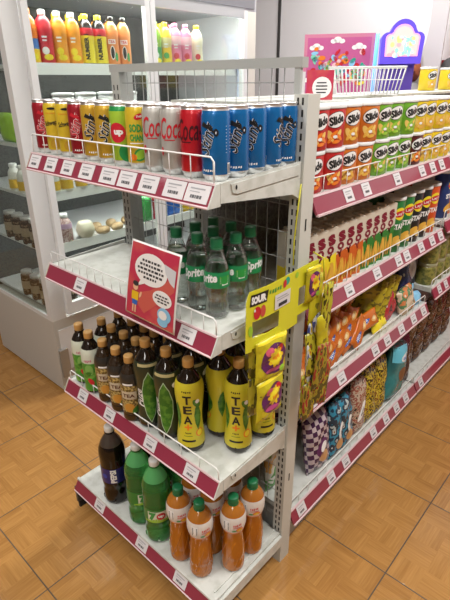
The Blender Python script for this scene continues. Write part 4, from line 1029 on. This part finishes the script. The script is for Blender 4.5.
# farther bay: jars
JARM = mat('pale green jar contents', (.26, .25, .06), .35, coat=.6); noisy(JARM, (.10, .12, .03), 60, .45, .6)
t = thing('snack_jar', 'x', 'jar', group='clear jars in the farther bay'); MB().lathe(smoothprof([(.040, 0), (.043, .004), (.043, .075), (.038, .085)], 3), JARM, 26).build('jar_body', t)
MB().lathe([(.041, .084), (.042, .086), (.042, .102), (.039, .104)], mat('clear olive lid', (.30, .30, .18), .25, coat=.5), 26).build('lid', t); jar = t
for i in range(5):
    for k in range(2): dup(jar, 'clear jar of pale green sweets, %s column past the upright, %s of the stack' % (ORD[i], ('bottom', 'top')[k]), (-.055, 1.145 + .093 * i, .680 + .1041 * k), 0)
ot = stax(mat('deep blue canister', (.02, .04, .16), .35), 'x')
for i in range(5): dup(SB['orange red'] if i % 2 else ot, ['blue canister just past the second upright', 'orange snack box just past the blue canister', 'blue canister in the farther bay, middle one', 'orange snack box deep in the farther bay', 'blue canister at the farthest end of the bay'][i], (-.05, 1.145 + .09 * i, .985), 0)

# goods seen through the mesh
box = lambda c, m, nm, lab, cat, art=None: tag((art or MB()).bb((c[0], c[1], c[2]), (c[3], c[4], c[5]), m).build(nm), lab, cat)
box((-.61, .16, .87, -.53, .24, .915), mat('yellow blob packs', (.78, .55, .03), .4), 'snack_pack', 'yellow pack on the hidden shelf seen through the mesh by the poster', 'snack pack')
box((-.625, .28, .87, -.52, .42, .93), mat('pale lilac carton', (.55, .56, .62), .5), 'carton', 'pale carton behind the mesh above the yellow pack', 'carton')
box((-.63, .46, .87, -.50, .60, .985), BLU, 'carton', 'blue carton behind the mesh beside the slotted upright', 'carton')
box((-.50, .14, .87, -.40, .26, .98), mat('dark carton', (.03, .03, .035), .5), 'carton', 'black carton behind the mesh in the dark', 'carton')

# ================================================================== top of the aisle run: basket, sign
t = thing('wire_basket', 'white wire basket lying on top of the snack shelf run', 'basket', (0, 0, 0))
bx0, bx1, by0, by1, bz0, bz1 = -.36, -.16, .60, 1.0, 1.4695, 1.565
ang = .43
p = MB()
# built along its own axes then turned
C = Vector((-.275, .815, 0)); ca, sa = math.cos(ang), math.sin(ang)
def BP(x, y, z): return (C.x + x * ca - y * sa, C.y + x * sa + y * ca, z)
hx, hy = .130, .10
def ring(f, z, r): 
    p.tube([BP(-hx * f, -hy * f, z), BP(hx * f, -hy * f, z), BP(hx * f, hy * f, z), BP(-hx * f, hy * f, z)], r, WIREW, 6, close=True)
ring(1.0, 1.560, .0032); ring(.94, 1.520, .0018); ring(.86, 1.4715, .0024)
for i in range(19):
    a = -1 + 2 * i / 18
    for s_ in (-1, 1): p.tube([BP(a * hx, s_ * hy, 1.560), BP(a * hx * .86, s_ * hy * .86, 1.4720)], .0014, WIREW, 5)
    p.tube([BP(a * hx * .86, -hy * .86, 1.4715), BP(a * hx * .86, hy * .86, 1.4715)], .0012, WIREW, 5)
for i in range(13):
    a = -1 + 2 * i / 12
    for s_ in (-1, 1): p.tube([BP(s_ * hx, a * hy, 1.560), BP(s_ * hx * .86, a * hy * .86, 1.4720)], .0014, WIREW, 5)
p.build('basket_wires', t)
p = MB(); p.bb((-.50, .055, 1.462), (-.22, 2.18, 1.470), WHITE); top_ = p.build('top_cover', fr2)
# small red sign with a white bubble
t = thing('shelf_sign', 'small red notice with a white round bubble standing on the shelf run', 'sign', (0, 0, 0))
S0 = Vector((-.163, .252, 1.4705)); SX = Vector((.060, .040, 0)); SZ = Vector((0, 0, .074)); sn = SX.cross(SZ).normalized()
def sg(e): return lambda u, v: tuple(S0 + SX * u + SZ * v + sn * e)
p = MB(); a = [sg(-.001)(u, v) for u, v in ((0, 0), (1, 0), (1, 1), (0, 1))] + [sg(.001)(u, v) for u, v in ((0, 0), (1, 0), (1, 1), (0, 1))]
p.add(a, [(0, 3, 2, 1), (4, 5, 6, 7), (0, 1, 5, 4), (1, 2, 6, 5), (2, 3, 7, 6), (3, 0, 4, 7)], POSTR)
p.ell(.58, .42, .36, .36, sg(.0016), WHT, sub=0)
for k in range(4): p.rect(.34 + .03 * abs(k - 1.5), .56 - .11 * k, .80 - .04 * abs(k - 1.5), .60 - .11 * k, sg(.0022), INK, 0)
p.build('sign_card', t)
t = thing('shelf_sign', 'plain pale paper slip standing beside the small red notice', 'sign', (0, 0, 0)); S1 = Vector((-.188, .238, 1.4705)); 
p = MB(); v0 = [S1, S1 + SX * .34, S1 + SX * .34 + SZ * .95, S1 + SZ * .95]; p.add([tuple(x) for x in v0] + [tuple(x - sn * .001) for x in v0], [(0, 1, 2, 3), (7, 6, 5, 4), (0, 4, 5, 1), (1, 5, 6, 2), (2, 6, 7, 3), (3, 7, 4, 0)], TAGW); p.build('slip', t)
p = MB(); p.bb((-.27, .19, 1.462), (-.07, .33, 1.4702), WHITE); p.build('top_plate', fr2)

# ================================================================== DISPLAY FRIDGE
FX, FY0, FY1, FD, FZ = -1.44, .035, 1.60, .72, 1.97
FRW = mat('white fridge enamel', (.66, .67, .68), .35); FRG = mat('grey aluminium door frame', (.45, .46, .48), .35, .3); FRB = mat('beige fridge plinth', (.50, .49, .46), .45)
GLS = thin_glass('fridge glass', (.88, .92, .90), .05)
t = thing('display_fridge', 'tall white glass sided drinks fridge beside the end unit', 'fridge', (0, 0, 0)); F = t
p = MB(); p.bb((FX - FD, FY0, .02), (FX, FY1, .425), FRB); p.bb((FX - .001, FY0 + .02, .13), (FX + .004, FY1 - .02, .37), FRW); p.build('lower_cabinet', F)
p = MB(); p.bb((FX - FD + .03, FY0 + .03, .0), (FX - .03, FY1 - .03, .02), DARK); p.build('plinth', F)
p = MB(); p.bb((FX - FD, FY0, 1.885), (FX, FY1, FZ), FRG); p.bb((FX - .02, FY0 + .02, 1.90), (FX + .006, FY1 - .02, 1.955), mat('dark header strip', (.18, .18, .20), .4)); p.build('top_cabinet', F)
p = MB(); p.bb((FX - FD, FY0 + .01, .425), (FX - FD + .03, FY1, 1.885), mat('fridge back liner', (.07, .075, .07), .5)); p.build('back_liner', F)
noisy(MATS['fridge back liner'], (.045, .045, .045), 90, .45, .6)
for y0, y1, m in ((FY0, FY0 + .078, FRW), (FY1 - .10, FY1, mat('beige end trim', (.62, .60, .55), .45))):
    p = MB(); p.bb((FX - .045, y0, .425), (FX, y1, 1.885), m); p.build('corner_post', F)
p = MB(); p.bb((FX - FD, FY0, .425), (FX - FD + .04, FY0 + .04, 1.885), FRW); p.build('corner_post', F)
p = MB(); p.bb((FX - FD + .04, FY0 + .004, .44), (FX - .045, FY0 + .010, 1.885), GLS); p.build('side_glass', F)
p = MB(); p.bb((FX - FD + .04, FY0 + .002, .425), (FX - .045, FY0 + .014, .445), FRW); p.build('glass_channel', F)
p = MB(); p.bb((FX - FD + .04, FY1 - .02, .44), (FX - .045, FY1 - .01, 1.885), FRW); p.build('end_wall', F)
for y0, y1 in ((FY0 + .080, .768), (.772, FY1 - .102)):
    p = MB(); w_ = .030; x0, x1 = FX - .004, FX + .022
    p.bb((x0, y0, .445), (x1, y0 + w_, 1.885), FRW); p.bb((x0, y1 - w_, .445), (x1, y1, 1.885), FRW); p.bb((x0, y0 + w_, .445), (x1, y1 - w_, .505), FRW); p.bb((x0, y0 + w_, 1.845), (x1, y1 - w_, 1.885), FRG)
    d_ = p.build('door_frame', F)
    MB().bb((FX + .006, y0 + w_, .505), (FX + .010, y1 - w_, 1.845), GLS).build('door_glass', d_)
p = MB(); p.bb((FX + .0, FY0 + .004, .10), (FX + .016, FY0 + .05, .26), mat('hinge steel', (.35, .34, .32), .4, .5)); p.build('hinge', F)
SH = [.46, .775, 1.035, 1.262, 1.588]
LEDM = mat('fridge lamp and fill tube', (1, 1, 1), .5, emit=(1, .98, .95), es=34)
for i, z in enumerate(SH):
    p = MB(); p.bb((FX - FD + .03, FY0 + .05, z - .014), (FX - .075, FY1 - .03, z), FRW); p.bb((FX - .078, FY0 + .05, z - .040), (FX - .070, FY1 - .03, z + .008), WHT if i > 0 else FRW); p.build('shelf', F)
MB().tube([(FX - .06, FY0 + .10, 1.870), (FX - .06, FY1 - .12, 1.870)], .009, LEDM, 10).build('lamp_and_fill_tube', F)
for z in SH[1:]: MB().tube([(FX - .09, FY0 + .10, z - .022), (FX - .09, FY1 - .12, z - .022)], .006, LEDM, 8).build('lamp_and_fill_tube', F)  # fill tubes added under the shelves to brighten the fridge interior
# goods in the fridge
def simple_bottle(prof, bodym, bands, capm, art, group, capz, capr, caph, name='drink_bottle'):
    t = thing(name, 'x', 'bottle', group=group); r_ = rprof(prof)
    p = MB(); p.lathe(prof, bodym, 24); p.build('bottle_body', t)
    p = MB(); p.lathe([(r_(z) + .0007, z) for z in [bands[0][0] + (bands[-1][1] - bands[0][0]) * i / 14 for i in range(15)]], [(b[1], b[2]) for b in bands], 24, capb=False, capt=False)
    if art: art(p, wrap(r_, 0, .0014), wrap(r_, 0, .002))
    p.build('label_wrap', t)
    MB().lathe([(capr * .95, capz), (capr, capz + .002), (capr, capz + caph - .003), (capr * .85, capz + caph)], capm, 20).build('cap', t)
    return t
FB = smoothprof([(.027, 0), (.0325, .004), (.0345, .012), (.0345, .06), (.033, .09), (.0345, .12), (.034, .150), (.027, .175), (.0165, .188), (.0150, .196)], 3)
FG = 'drink bottles on the top fridge shelf'
pinkm = mat('pink bottle', (.75, .22, .35), .3, coat=.4)
def art_num(p, f, g):
    for o in (0, PI * .033): p.text('NUMBER 1', .105, .020, f, BLK, (o, .078), hp, .05)
def art_vita(p, f, g):
    for o in (0, PI * .033): p.rect(o - .017, .095, o + .017, .115, f, WHT); p.text('TEA', .028, .013, g, RED, (o, .105), 0, .03); p.ell(o, .058, .011, .030, f, WHT); p.ell(o, .058, .008, .026, g, BLK); p.ell(o + .018, .04, .008, .02, f, GRN)
def art_cir(c1):
    def a(p, f, g):
        for o in (0, PI * .033): p.ell(o, .055, .015, .015, f, c1); p.rect(o - .011, .105, o + .011, .112, f, WHT); p.rect(o - .009, .092, o + .009, .098, f, WHT); p.ell(o + .01, .03, .02, .012, f, YELB)
    return a
fb = {
 'fan': simple_bottle(FB, ORG, [(.01, .06, YEL), (.0, .10, mat('print blue two', (.05, .15, .45), .4)), (.0, .15, ORG)], ORG, art_cir(ORG), FG, .192, .016, .020),
 'red': simple_bottle(FB, RED, [(.01, .165, RED)], CAPW, art_cir(WHT), FG, .192, .016, .020),
 'org': simple_bottle(FB, ORG, [(.01, .165, mat('amber orange', (.85, .33, .02), .35, coat=.3))], CAPW, art_cir(YELB), FG, .192, .016, .020),
 'num': simple_bottle(FB, TEADARK, [(.01, .12, YELB), (0, .155, RED)], YELB, art_num, FG, .192, .016, .020),
 'vit': simple_bottle(FB, mat('peach tea', (.55, .22, .05), .2, coat=.5), [(.01, .155, mat('peach orange label', (.75, .25, .06), .35, coat=.3))], TEADARK, art_vita, FG, .192, .016, .020),
 'grn': simple_bottle(FB, LIME, [(.01, .09, GRN), (0, .14, LIME)], LIME, art_cir(WHT), FG, .192, .016, .020),
 'gld': simple_bottle(FB, YEL, [(.01, .09, YEL), (0, .14, mat('pale gold print', (.70, .62, .30), .4))], YEL, art_cir(GRN), FG, .192, .016, .020),
 'pnk': simple_bottle(FB, pinkm, [(.01, .11, pinkm), (0, .15, mat('pale pink print', (.80, .50, .55), .4))], pinkm, art_cir(RED), FG, .192, .016, .020),
 'crm': simple_bottle(FB, mat('cream bottle', (.78, .72, .48), .35, coat=.3), [(.01, .15, mat('cream label', (.80, .76, .55), .4))], YEL, art_cir(RED), FG, .192, .016, .020)}
fl = [('fan', .200, 'orange soda bottle with blue banded label next to the fridge corner post'), ('red', .270, 'red juice bottle with white cap on the top fridge shelf'), ('org', .340, 'amber juice bottle with white cap beside the red one'), ('org', .410, 'orange bottle with white cap beside the yellow label bottles'),
      ('num', .481, 'black and yellow bottle with yellow cap beside the orange bottle'), ('num', .551, 'black and yellow bottle with yellow cap beside the peach tea bottles'), ('vit', .621, 'peach tea bottle beside the yellow capped bottle'), ('vit', .692, 'peach tea bottle against the door divider'),
      ('grn', .895, 'green bottle just past the fridge door divider'), ('gld', .965, 'gold labelled bottle beside the green one in the fridge'), ('pnk', 1.036, 'pink bottle beside the gold labelled one'), ('pnk', 1.115, 'pink bottle beside the cream bottle'), ('crm', 1.20, 'cream bottle with red mark at the end of the fridge row')]
for k, y, lab in fl: dup(fb[k], lab, (-1.545, y, SH[4]), -.55)
rw = [('org', .235), ('vit', .305), ('gld', .375), ('num', .446), ('num', .516), ('vit', .586), ('vit', .657), ('grn', .93), ('gld', 1.0), ('pnk', 1.075)]
for i, (k, y) in enumerate(rw): dup(fb[k], 'drink bottle in the second row of the top fridge shelf, %s from the corner post' % ORD[i], (-1.618, y, SH[4]), -.5)
t = thing('food_tub', 'x', 'tub', group='white tubs on the fourth fridge shelf'); MB().lathe([(.036, 0), (.045, .004), (.050, .20)], mat('milky tub', (.60, .60, .60), .4), 24).build('tub_body', t); MB().lathe([(.053, .198), (.053, .208), (.040, .212)], mat('white tub lid', (.70, .70, .70), .4), 24).build('lid', t)
for i, y in enumerate((.33, .45, .58, .70)): dup(t, 'white lidded tub behind the cans in the fridge, %s from the corner post' % ORD[i], (-1.56, y, SH[3]), 0)
# lower fridge shelves
yb_ = thing('yogurt_bottle', 'x', 'bottle', group='yogurt bottles in the fridge'); MB().lathe(smoothprof([(.024, 0), (.029, .004), (.030, .05), (.028, .085), (.018, .105), (.015, .112)], 3), mat('milk white plastic', (.72, .72, .68), .35), 22).build('bottle_body', yb_)
MB().lathe([(.0308, .012), (.0308, .055)], mat('amber yogurt label', (.70, .45, .05), .4), 22, capb=False, capt=False).build('label_wrap', yb_); MB().lathe([(.018, .110), (.019, .112), (.019, .126), (.016, .128)], CAPW, 18).build('cap', yb_)
for i, (x, y) in enumerate(((-1.56, .105), (-1.64, .11), (-1.53, .20), (-1.53, .27), (-1.53, .35), (-1.53, .43), (-1.73, .11))): dup(yb_, ['yogurt bottle against the side glass near the corner post', 'yogurt bottle against the side glass, one further in', 'yogurt bottle behind the fridge door, first from the corner post', 'yogurt bottle behind the fridge door, second from the corner post', 'yogurt bottle behind the fridge door, third from the corner post', 'yogurt bottle behind the fridge door, fourth from the corner post', 'yogurt bottle deepest along the side glass'][i], (x, y, SH[2]), 0)
pk = smoothprof([(.026, 0), (.033, .005), (.034, .02), (.034, .085), (.030, .105), (.018, .125), (.016, .132)], 3)
SPK = ramp_mat('speckled pink jar', [(0, (.50, .36, .34)), (.45, (.30, .16, .14)), (.55, (.60, .46, .44)), (.65, (.20, .30, .15))], 60)
t = simple_bottle(pk, SPK, [(.075, .10, mat('lilac label', (.45, .30, .42), .4))], CAPW, None, 'jars in the fridge', .128, .019, .020, 'seed_bottle')
dup(t, 'speckled pink bottle with white cap on the lower fridge shelf', (-1.545, .235, SH[1]), 0)
CRMB = mat('pale cream melon', (.62, .58, .45), .5)
t = MB().lathe(smoothprof([(.012, 0), (.035, .008), (.046, .035), (.046, .055), (.035, .082), (.012, .092)], 4), CRMB, 24).build('melon'); tag(t, 'round pale melon beside the speckled bottle in the fridge', 'melon'); t.location = (-1.54, .345, SH[1])
PAP = mat('brown fruit', (.32, .20, .09), .5); noisy(PAP, (.50, .36, .20), 30)
fruit = MB().lathe(smoothprof([(.006, 0), (.022, .004), (.030, .02), (.022, .036), (.006, .042)], 3), PAP, 18, sy=1.4).build('fruit'); tag(fruit, 'x', 'fruit', 'brown fruits on the lower fridge shelf')
for i, (x, y) in enumerate(((-1.53, .445), (-1.535, .54), (-1.62, .46), (-1.62, .56), (-1.60, .65))): dup(fruit, ['brown fruit beside the pale melon in the fridge', 'brown fruit in front, second from the melon', 'brown fruit set back behind the first one', 'brown fruit set back behind the second one', 'brown fruit farthest along the fridge shelf'][i], (x, y, SH[1]), .3 * i)
DKJ = ramp_mat('dark preserve', [(0, (.04, .02, .012)), (.5, (.10, .05, .03)), (.6, (.25, .18, .12))], 70)
dj = simple_bottle(smoothprof([(.028, 0), (.034, .004), (.034, .10), (.028, .115), (.026, .12)], 3), DKJ, [(.035, .08, mat('tan jar label', (.34, .26, .18), .5))], mat('grey lid', (.35, .34, .33), .4), None, 'dark jars along the side glass', .118, .029, .018, 'preserve_jar')
for i, (x, z, y) in enumerate(((-1.60, 1, .11), (-1.69, 1, .11), (-1.78, 1, .11), (-1.87, 1, .11), (-1.60, 0, .11), (-1.70, 0, .11), (-1.80, 0, .11), (-1.56, 0, .22), (-1.56, 0, .32))):
    dup(dj, 'dark preserve jar on the %s fridge shelf, %s' % (('lowest', 'second lowest')[z], ['first along the side glass', 'second along the side glass', 'third along the side glass', 'fourth along the side glass', 'first along the side glass', 'second along the side glass', 'third along the side glass', 'first behind the door', 'second behind the door'][i]), (x, y, SH[z]), 0)
single(pillow(.12, .16, .05, pinkm, seed=80), 'food_pouch', 'pink pouch inside the fridge against the side glass', 'pouch', (-1.57, .115, SH[3]), (0, 0, 0))
single(pillow(.12, .13, .05, LIME, seed=81), 'food_pouch', 'pale green pouch inside the fridge beside the pink one', 'pouch', (-1.72, .115, SH[3]), (0, 0, 0))
for i, (y, m) in enumerate(((.75, GRN), (.86, RED), (.97, BLU), (1.1, YEL))): single(pillow(.10, .15, .05, m, seed=82 + i), 'food_pouch', '%s pouch on the second lowest fridge shelf past the fruit' % ['green', 'red', 'blue', 'yellow'][i], 'pouch', (-1.55, y, SH[1]), (0, 0, hp))

# ================================================================== ARCADE MACHINE AND BACKGROUND
t = thing('claw_machine', 'pink and purple prize machine with a glowing scalloped marquee by the back wall', 'arcade machine', (-1.258, 1.857, 0), math.atan2(.212, .362)); A = t
PNK = mat('pink cabinet', (.58, .20, .32), .35, coat=.3); PUR = mat('violet plastic', (.10, .06, .55), .3, emit=(.16, .10, .9), es=.35); MAG = mat('magenta panel', (.50, .10, .28), .35, coat=.3)
p = MB(); p.bb((0, .0, 0), (.66, .22, 1.40), PNK); p.build('lower_body', A)
p = MB(); p.bb((0, 0, 1.40), (.42, .22, 1.775), PNK)
fn = plane((0, 0, 0), (1, 0, 0), (0, 0, 1), .001); g = plane((0, 0, 0), (1, 0, 0), (0, 0, 1), .002); h = plane((0, 0, 0), (1, 0, 0), (0, 0, 1), .003)
p.rect(.02, 1.42, .40, 1.755, fn, MAG, 0)
for cx, cz in ((.075, 1.70), (.33, 1.70), (.20, 1.735), (.05, 1.52)):
    for dx, dz, r in ((-.025, 0, .018), (0, .008, .024), (.026, 0, .018)): p.ell(cx + dx, cz + dz, r, r * .7, g, WHT, 14, sub=0)
R = random.Random(5); cols = [SKY, YELB, mat('mint print', (.2, .6, .45), .4), RED, ORG, mat('teal print', (.02, .35, .25), .4), mat('pale pink print', (.8, .5, .55), .4)]
for k in range(90):
    p.ell(.06 + R.random() * .31, 1.50 + R.random() * .20 * (1 - .5 * abs(R.random() - .5)), .008 + .016 * R.random(), .008 + .012 * R.random(), h, R.choice(cols), 10, R.random(), 0)
p.build('side_panel', A)
p = MB(); p.tube([(.432, -.01, 1.40), (.432, -.01, 1.77)], .011, mat('blue light strip', (.1, .3, 1), .4, emit=(.10, .35, 1.0), es=1.3), 8); p.build('light_strip', A)
out = []
def arcp(cx, cz, r, a0, a1, n=7):
    return [(cx + r * math.cos(a0 + (a1 - a0) * k / n), cz + r * math.sin(a0 + (a1 - a0) * k / n)) for k in range(n + 1)]
out = [(.455, 1.605), (.685, 1.605)] + arcp(.655, 1.735, .035, -.2, PI * .55) + arcp(.570, 1.765, .072, .25, PI - .25, 10) + arcp(.485, 1.735, .035, PI * .45, PI + .2)
p = MB(); p.prism(out, 1, -.08, .05, PUR); p.build('marquee', A)
mq = A
cxm, czm = .57, 1.70
inn = [(cxm + (x - cxm) * .80, 1.712 + (z - 1.70) * .72) for x, z in out]
SCR = mat('lit marquee picture', (.7, .45, .42), .4, emit=(1, .70, .68), es=.45)
fn = plane((0, -.08, 0), (1, 0, 0), (0, 0, 1), .001); g = plane((0, -.08, 0), (1, 0, 0), (0, 0, 1), .003); h = plane((0, -.08, 0), (1, 0, 0), (0, 0, 1), .004)
p = MB(); p.poly(inn, fn, mat('marquee rim', (.8, .35, .5), .4, emit=(1, .35, .5), es=.6), 0); p.poly([(cxm + (x - cxm) * .90, 1.712 + (z - 1.712) * .88) for x, z in inn], g, SCR, 0)
em = [mat('lit ' + n_, c_, .4, emit=c_, es=.35) for n_, c_ in (('yellow', (.95, .8, .25)), ('mint', (.3, .8, .6)), ('pink', (.95, .4, .45)), ('sky', (.4, .7, .95)), ('cream', (1, .9, .75)))]
for k in range(34): p.ell(.50 + R.random() * .14, 1.645 + R.random() * .10, .006 + .010 * R.random(), .006 + .010 * R.random(), h, R.choice(em), 10, 0, 0)
p.build('marquee_picture', A)
p = MB(); p.bb((.455, -.03, 1.40), (.66, .05, 1.605), mat('violet dim plastic', (.12, .07, .45), .35)); p.build('marquee_column', A)

t = thing('partition', 'low dark red partition in front of the back wall', 'partition', (0, 0, 0)); MB().bb((-.84, 2.62, 0), (.9, 2.68, 1.635), mat('dark red laminate', (.42, .02, .03), .45)).build('panel', t)
t = thing('wall_speaker', 'round dark grey disc on the dark red partition', 'disc', (0, 0, 0)); p = MB()
p.add([(-.615 + .065 * math.cos(a * PI / 12), y, 1.585 + .065 * math.sin(a * PI / 12)) for y in (2.60, 2.619) for a in range(24)], [list(range(24))[::-1], list(range(24, 48))] + [(k, (k + 1) % 24, 24 + (k + 1) % 24, 24 + k) for k in range(24)], mat('dark grey foam', (.12, .12, .12), .6)); p.build('grille', t)
t = thing('display_board', 'tall white board with a curved edge behind the prize machine', 'board', (0, 0, 0))
p = MB(); prof = [(-.665, 0), (-.665, 2.3), (-.79, 2.3), (-.775, 2.0), (-.77, 1.85), (-.78, 1.74), (-.81, 1.66), (-.87, 1.61), (-.95, 1.58), (-.95, 0)]
p.prism(prof, 1, 2.55, 2.565, mat('off white board', (.62, .61, .62), .5)); p.build('board', t)
t = thing('foil_balloon', 'yellow green foil balloon with a pointed tip above the prize machine', 'balloon', (0, 0, 0))
p = MB(); p.tube([(-.905, 2.42, 1.70), (-.885, 2.42, 1.745), (-.860, 2.42, 1.785), (-.845, 2.42, 1.83)], .022, mat('yellow green foil', (.55, .55, .05), .2, .6), 10); p.build('balloon', t)
p = MB(); p.tube([(-.905, 2.42, 1.70), (-.905, 2.42, 0.0)], .002, WIREW, 4); p.build('stick', t)
t = thing('plush_toy', 'dark brown round toy partly hidden behind the glowing marquee', 'toy', (0, 0, 0))
p = MB(); PL = mat('dark brown plush', (.16, .05, .03), .9); noisy(PL, (.45, .14, .06), 20, .5, .6)
p.lathe(smoothprof([(.01, 1.50), (.05, 1.52), (.065, 1.58), (.05, 1.64), (.035, 1.655), (.045, 1.69), (.03, 1.72), (.008, 1.73)], 3), PL, 18, cx=-.825, cy=2.475); p.build('toy_body', t)
p = MB(); p.lathe([(.06, 0), (.06, 1.50)], mat('grey stand', (.3, .3, .3), .5), 16, cx=-.825, cy=2.475); p.build('stand', t)

# ================================================================== LIGHT
def area(name, loc, size, e, rot=(0, 0, 0), col=(1, .97, .92)):
    l = bpy.data.lights.new(name, 'AREA'); l.shape = 'RECTANGLE'; l.size, l.size_y = size; l.energy = e; l.color = col
    o = bpy.data.objects.new(name, l); COL.objects.link(o); o.location = loc; o.rotation_euler = rot
    return o
area('ceiling_lamp', (1.10, .5, 2.95), (.20, 3.0), 62)
area('ceiling_lamp', (1.2, -2.4, 2.95), (.20, 1.8), 28)
area('ceiling_lamp', (-.6, -1.9, 2.95), (.20, 1.8), 40)
area('ceiling_lamp', (-.9, 1.6, 2.95), (.20, 2.0), 46)
area('ceiling_lamp', (-2.8, -1.2, 2.95), (.20, 1.8), 8)
area('fridge_lamp', (FX - .10, .8, 1.86), (.05, 1.3), 5, (0, -.35, 0), (1, 1, 1))
wd = bpy.data.worlds.new('room'); scn.world = wd; wd.use_nodes = True
wd.node_tree.nodes['Background'].inputs[0].default_value = (.9, .93, 1, 1); wd.node_tree.nodes['Background'].inputs[1].default_value = .12

# ================================================================== CAMERA
cx, cy, cz, yaw, pitch, roll, f = .642, -.963, 1.520, math.radians(-42.466), math.radians(-24.532), math.radians(-.357), 480.65
fw = Vector((math.sin(yaw) * math.cos(pitch), math.cos(yaw) * math.cos(pitch), math.sin(pitch)))
r = Vector((math.cos(yaw), -math.sin(yaw), 0)); u = r.cross(fw)
r2 = r * math.cos(roll) + u * math.sin(roll); u2 = -r * math.sin(roll) + u * math.cos(roll)
cam = bpy.data.cameras.new('camera'); co = bpy.data.objects.new('camera', cam); COL.objects.link(co)
cam.sensor_fit = 'VERTICAL'; cam.sensor_height = 24; cam.lens = f * 24 / 600; cam.clip_start = .02
M = Matrix((r2, u2, -fw)).transposed().to_4x4(); M.translation = Vector((cx, cy, cz)); co.matrix_world = M
scn.camera = co
scn.view_settings.view_transform = 'Standard'; scn.view_settings.look = 'None'; scn.view_settings.gamma = 1; scn.view_settings.exposure = .28
try: scn.view_settings.use_curve_mapping = False
except Exception: pass
scn.cycles.max_bounces = 10; scn.cycles.transparent_max_bounces = 24; scn.cycles.use_denoising = True
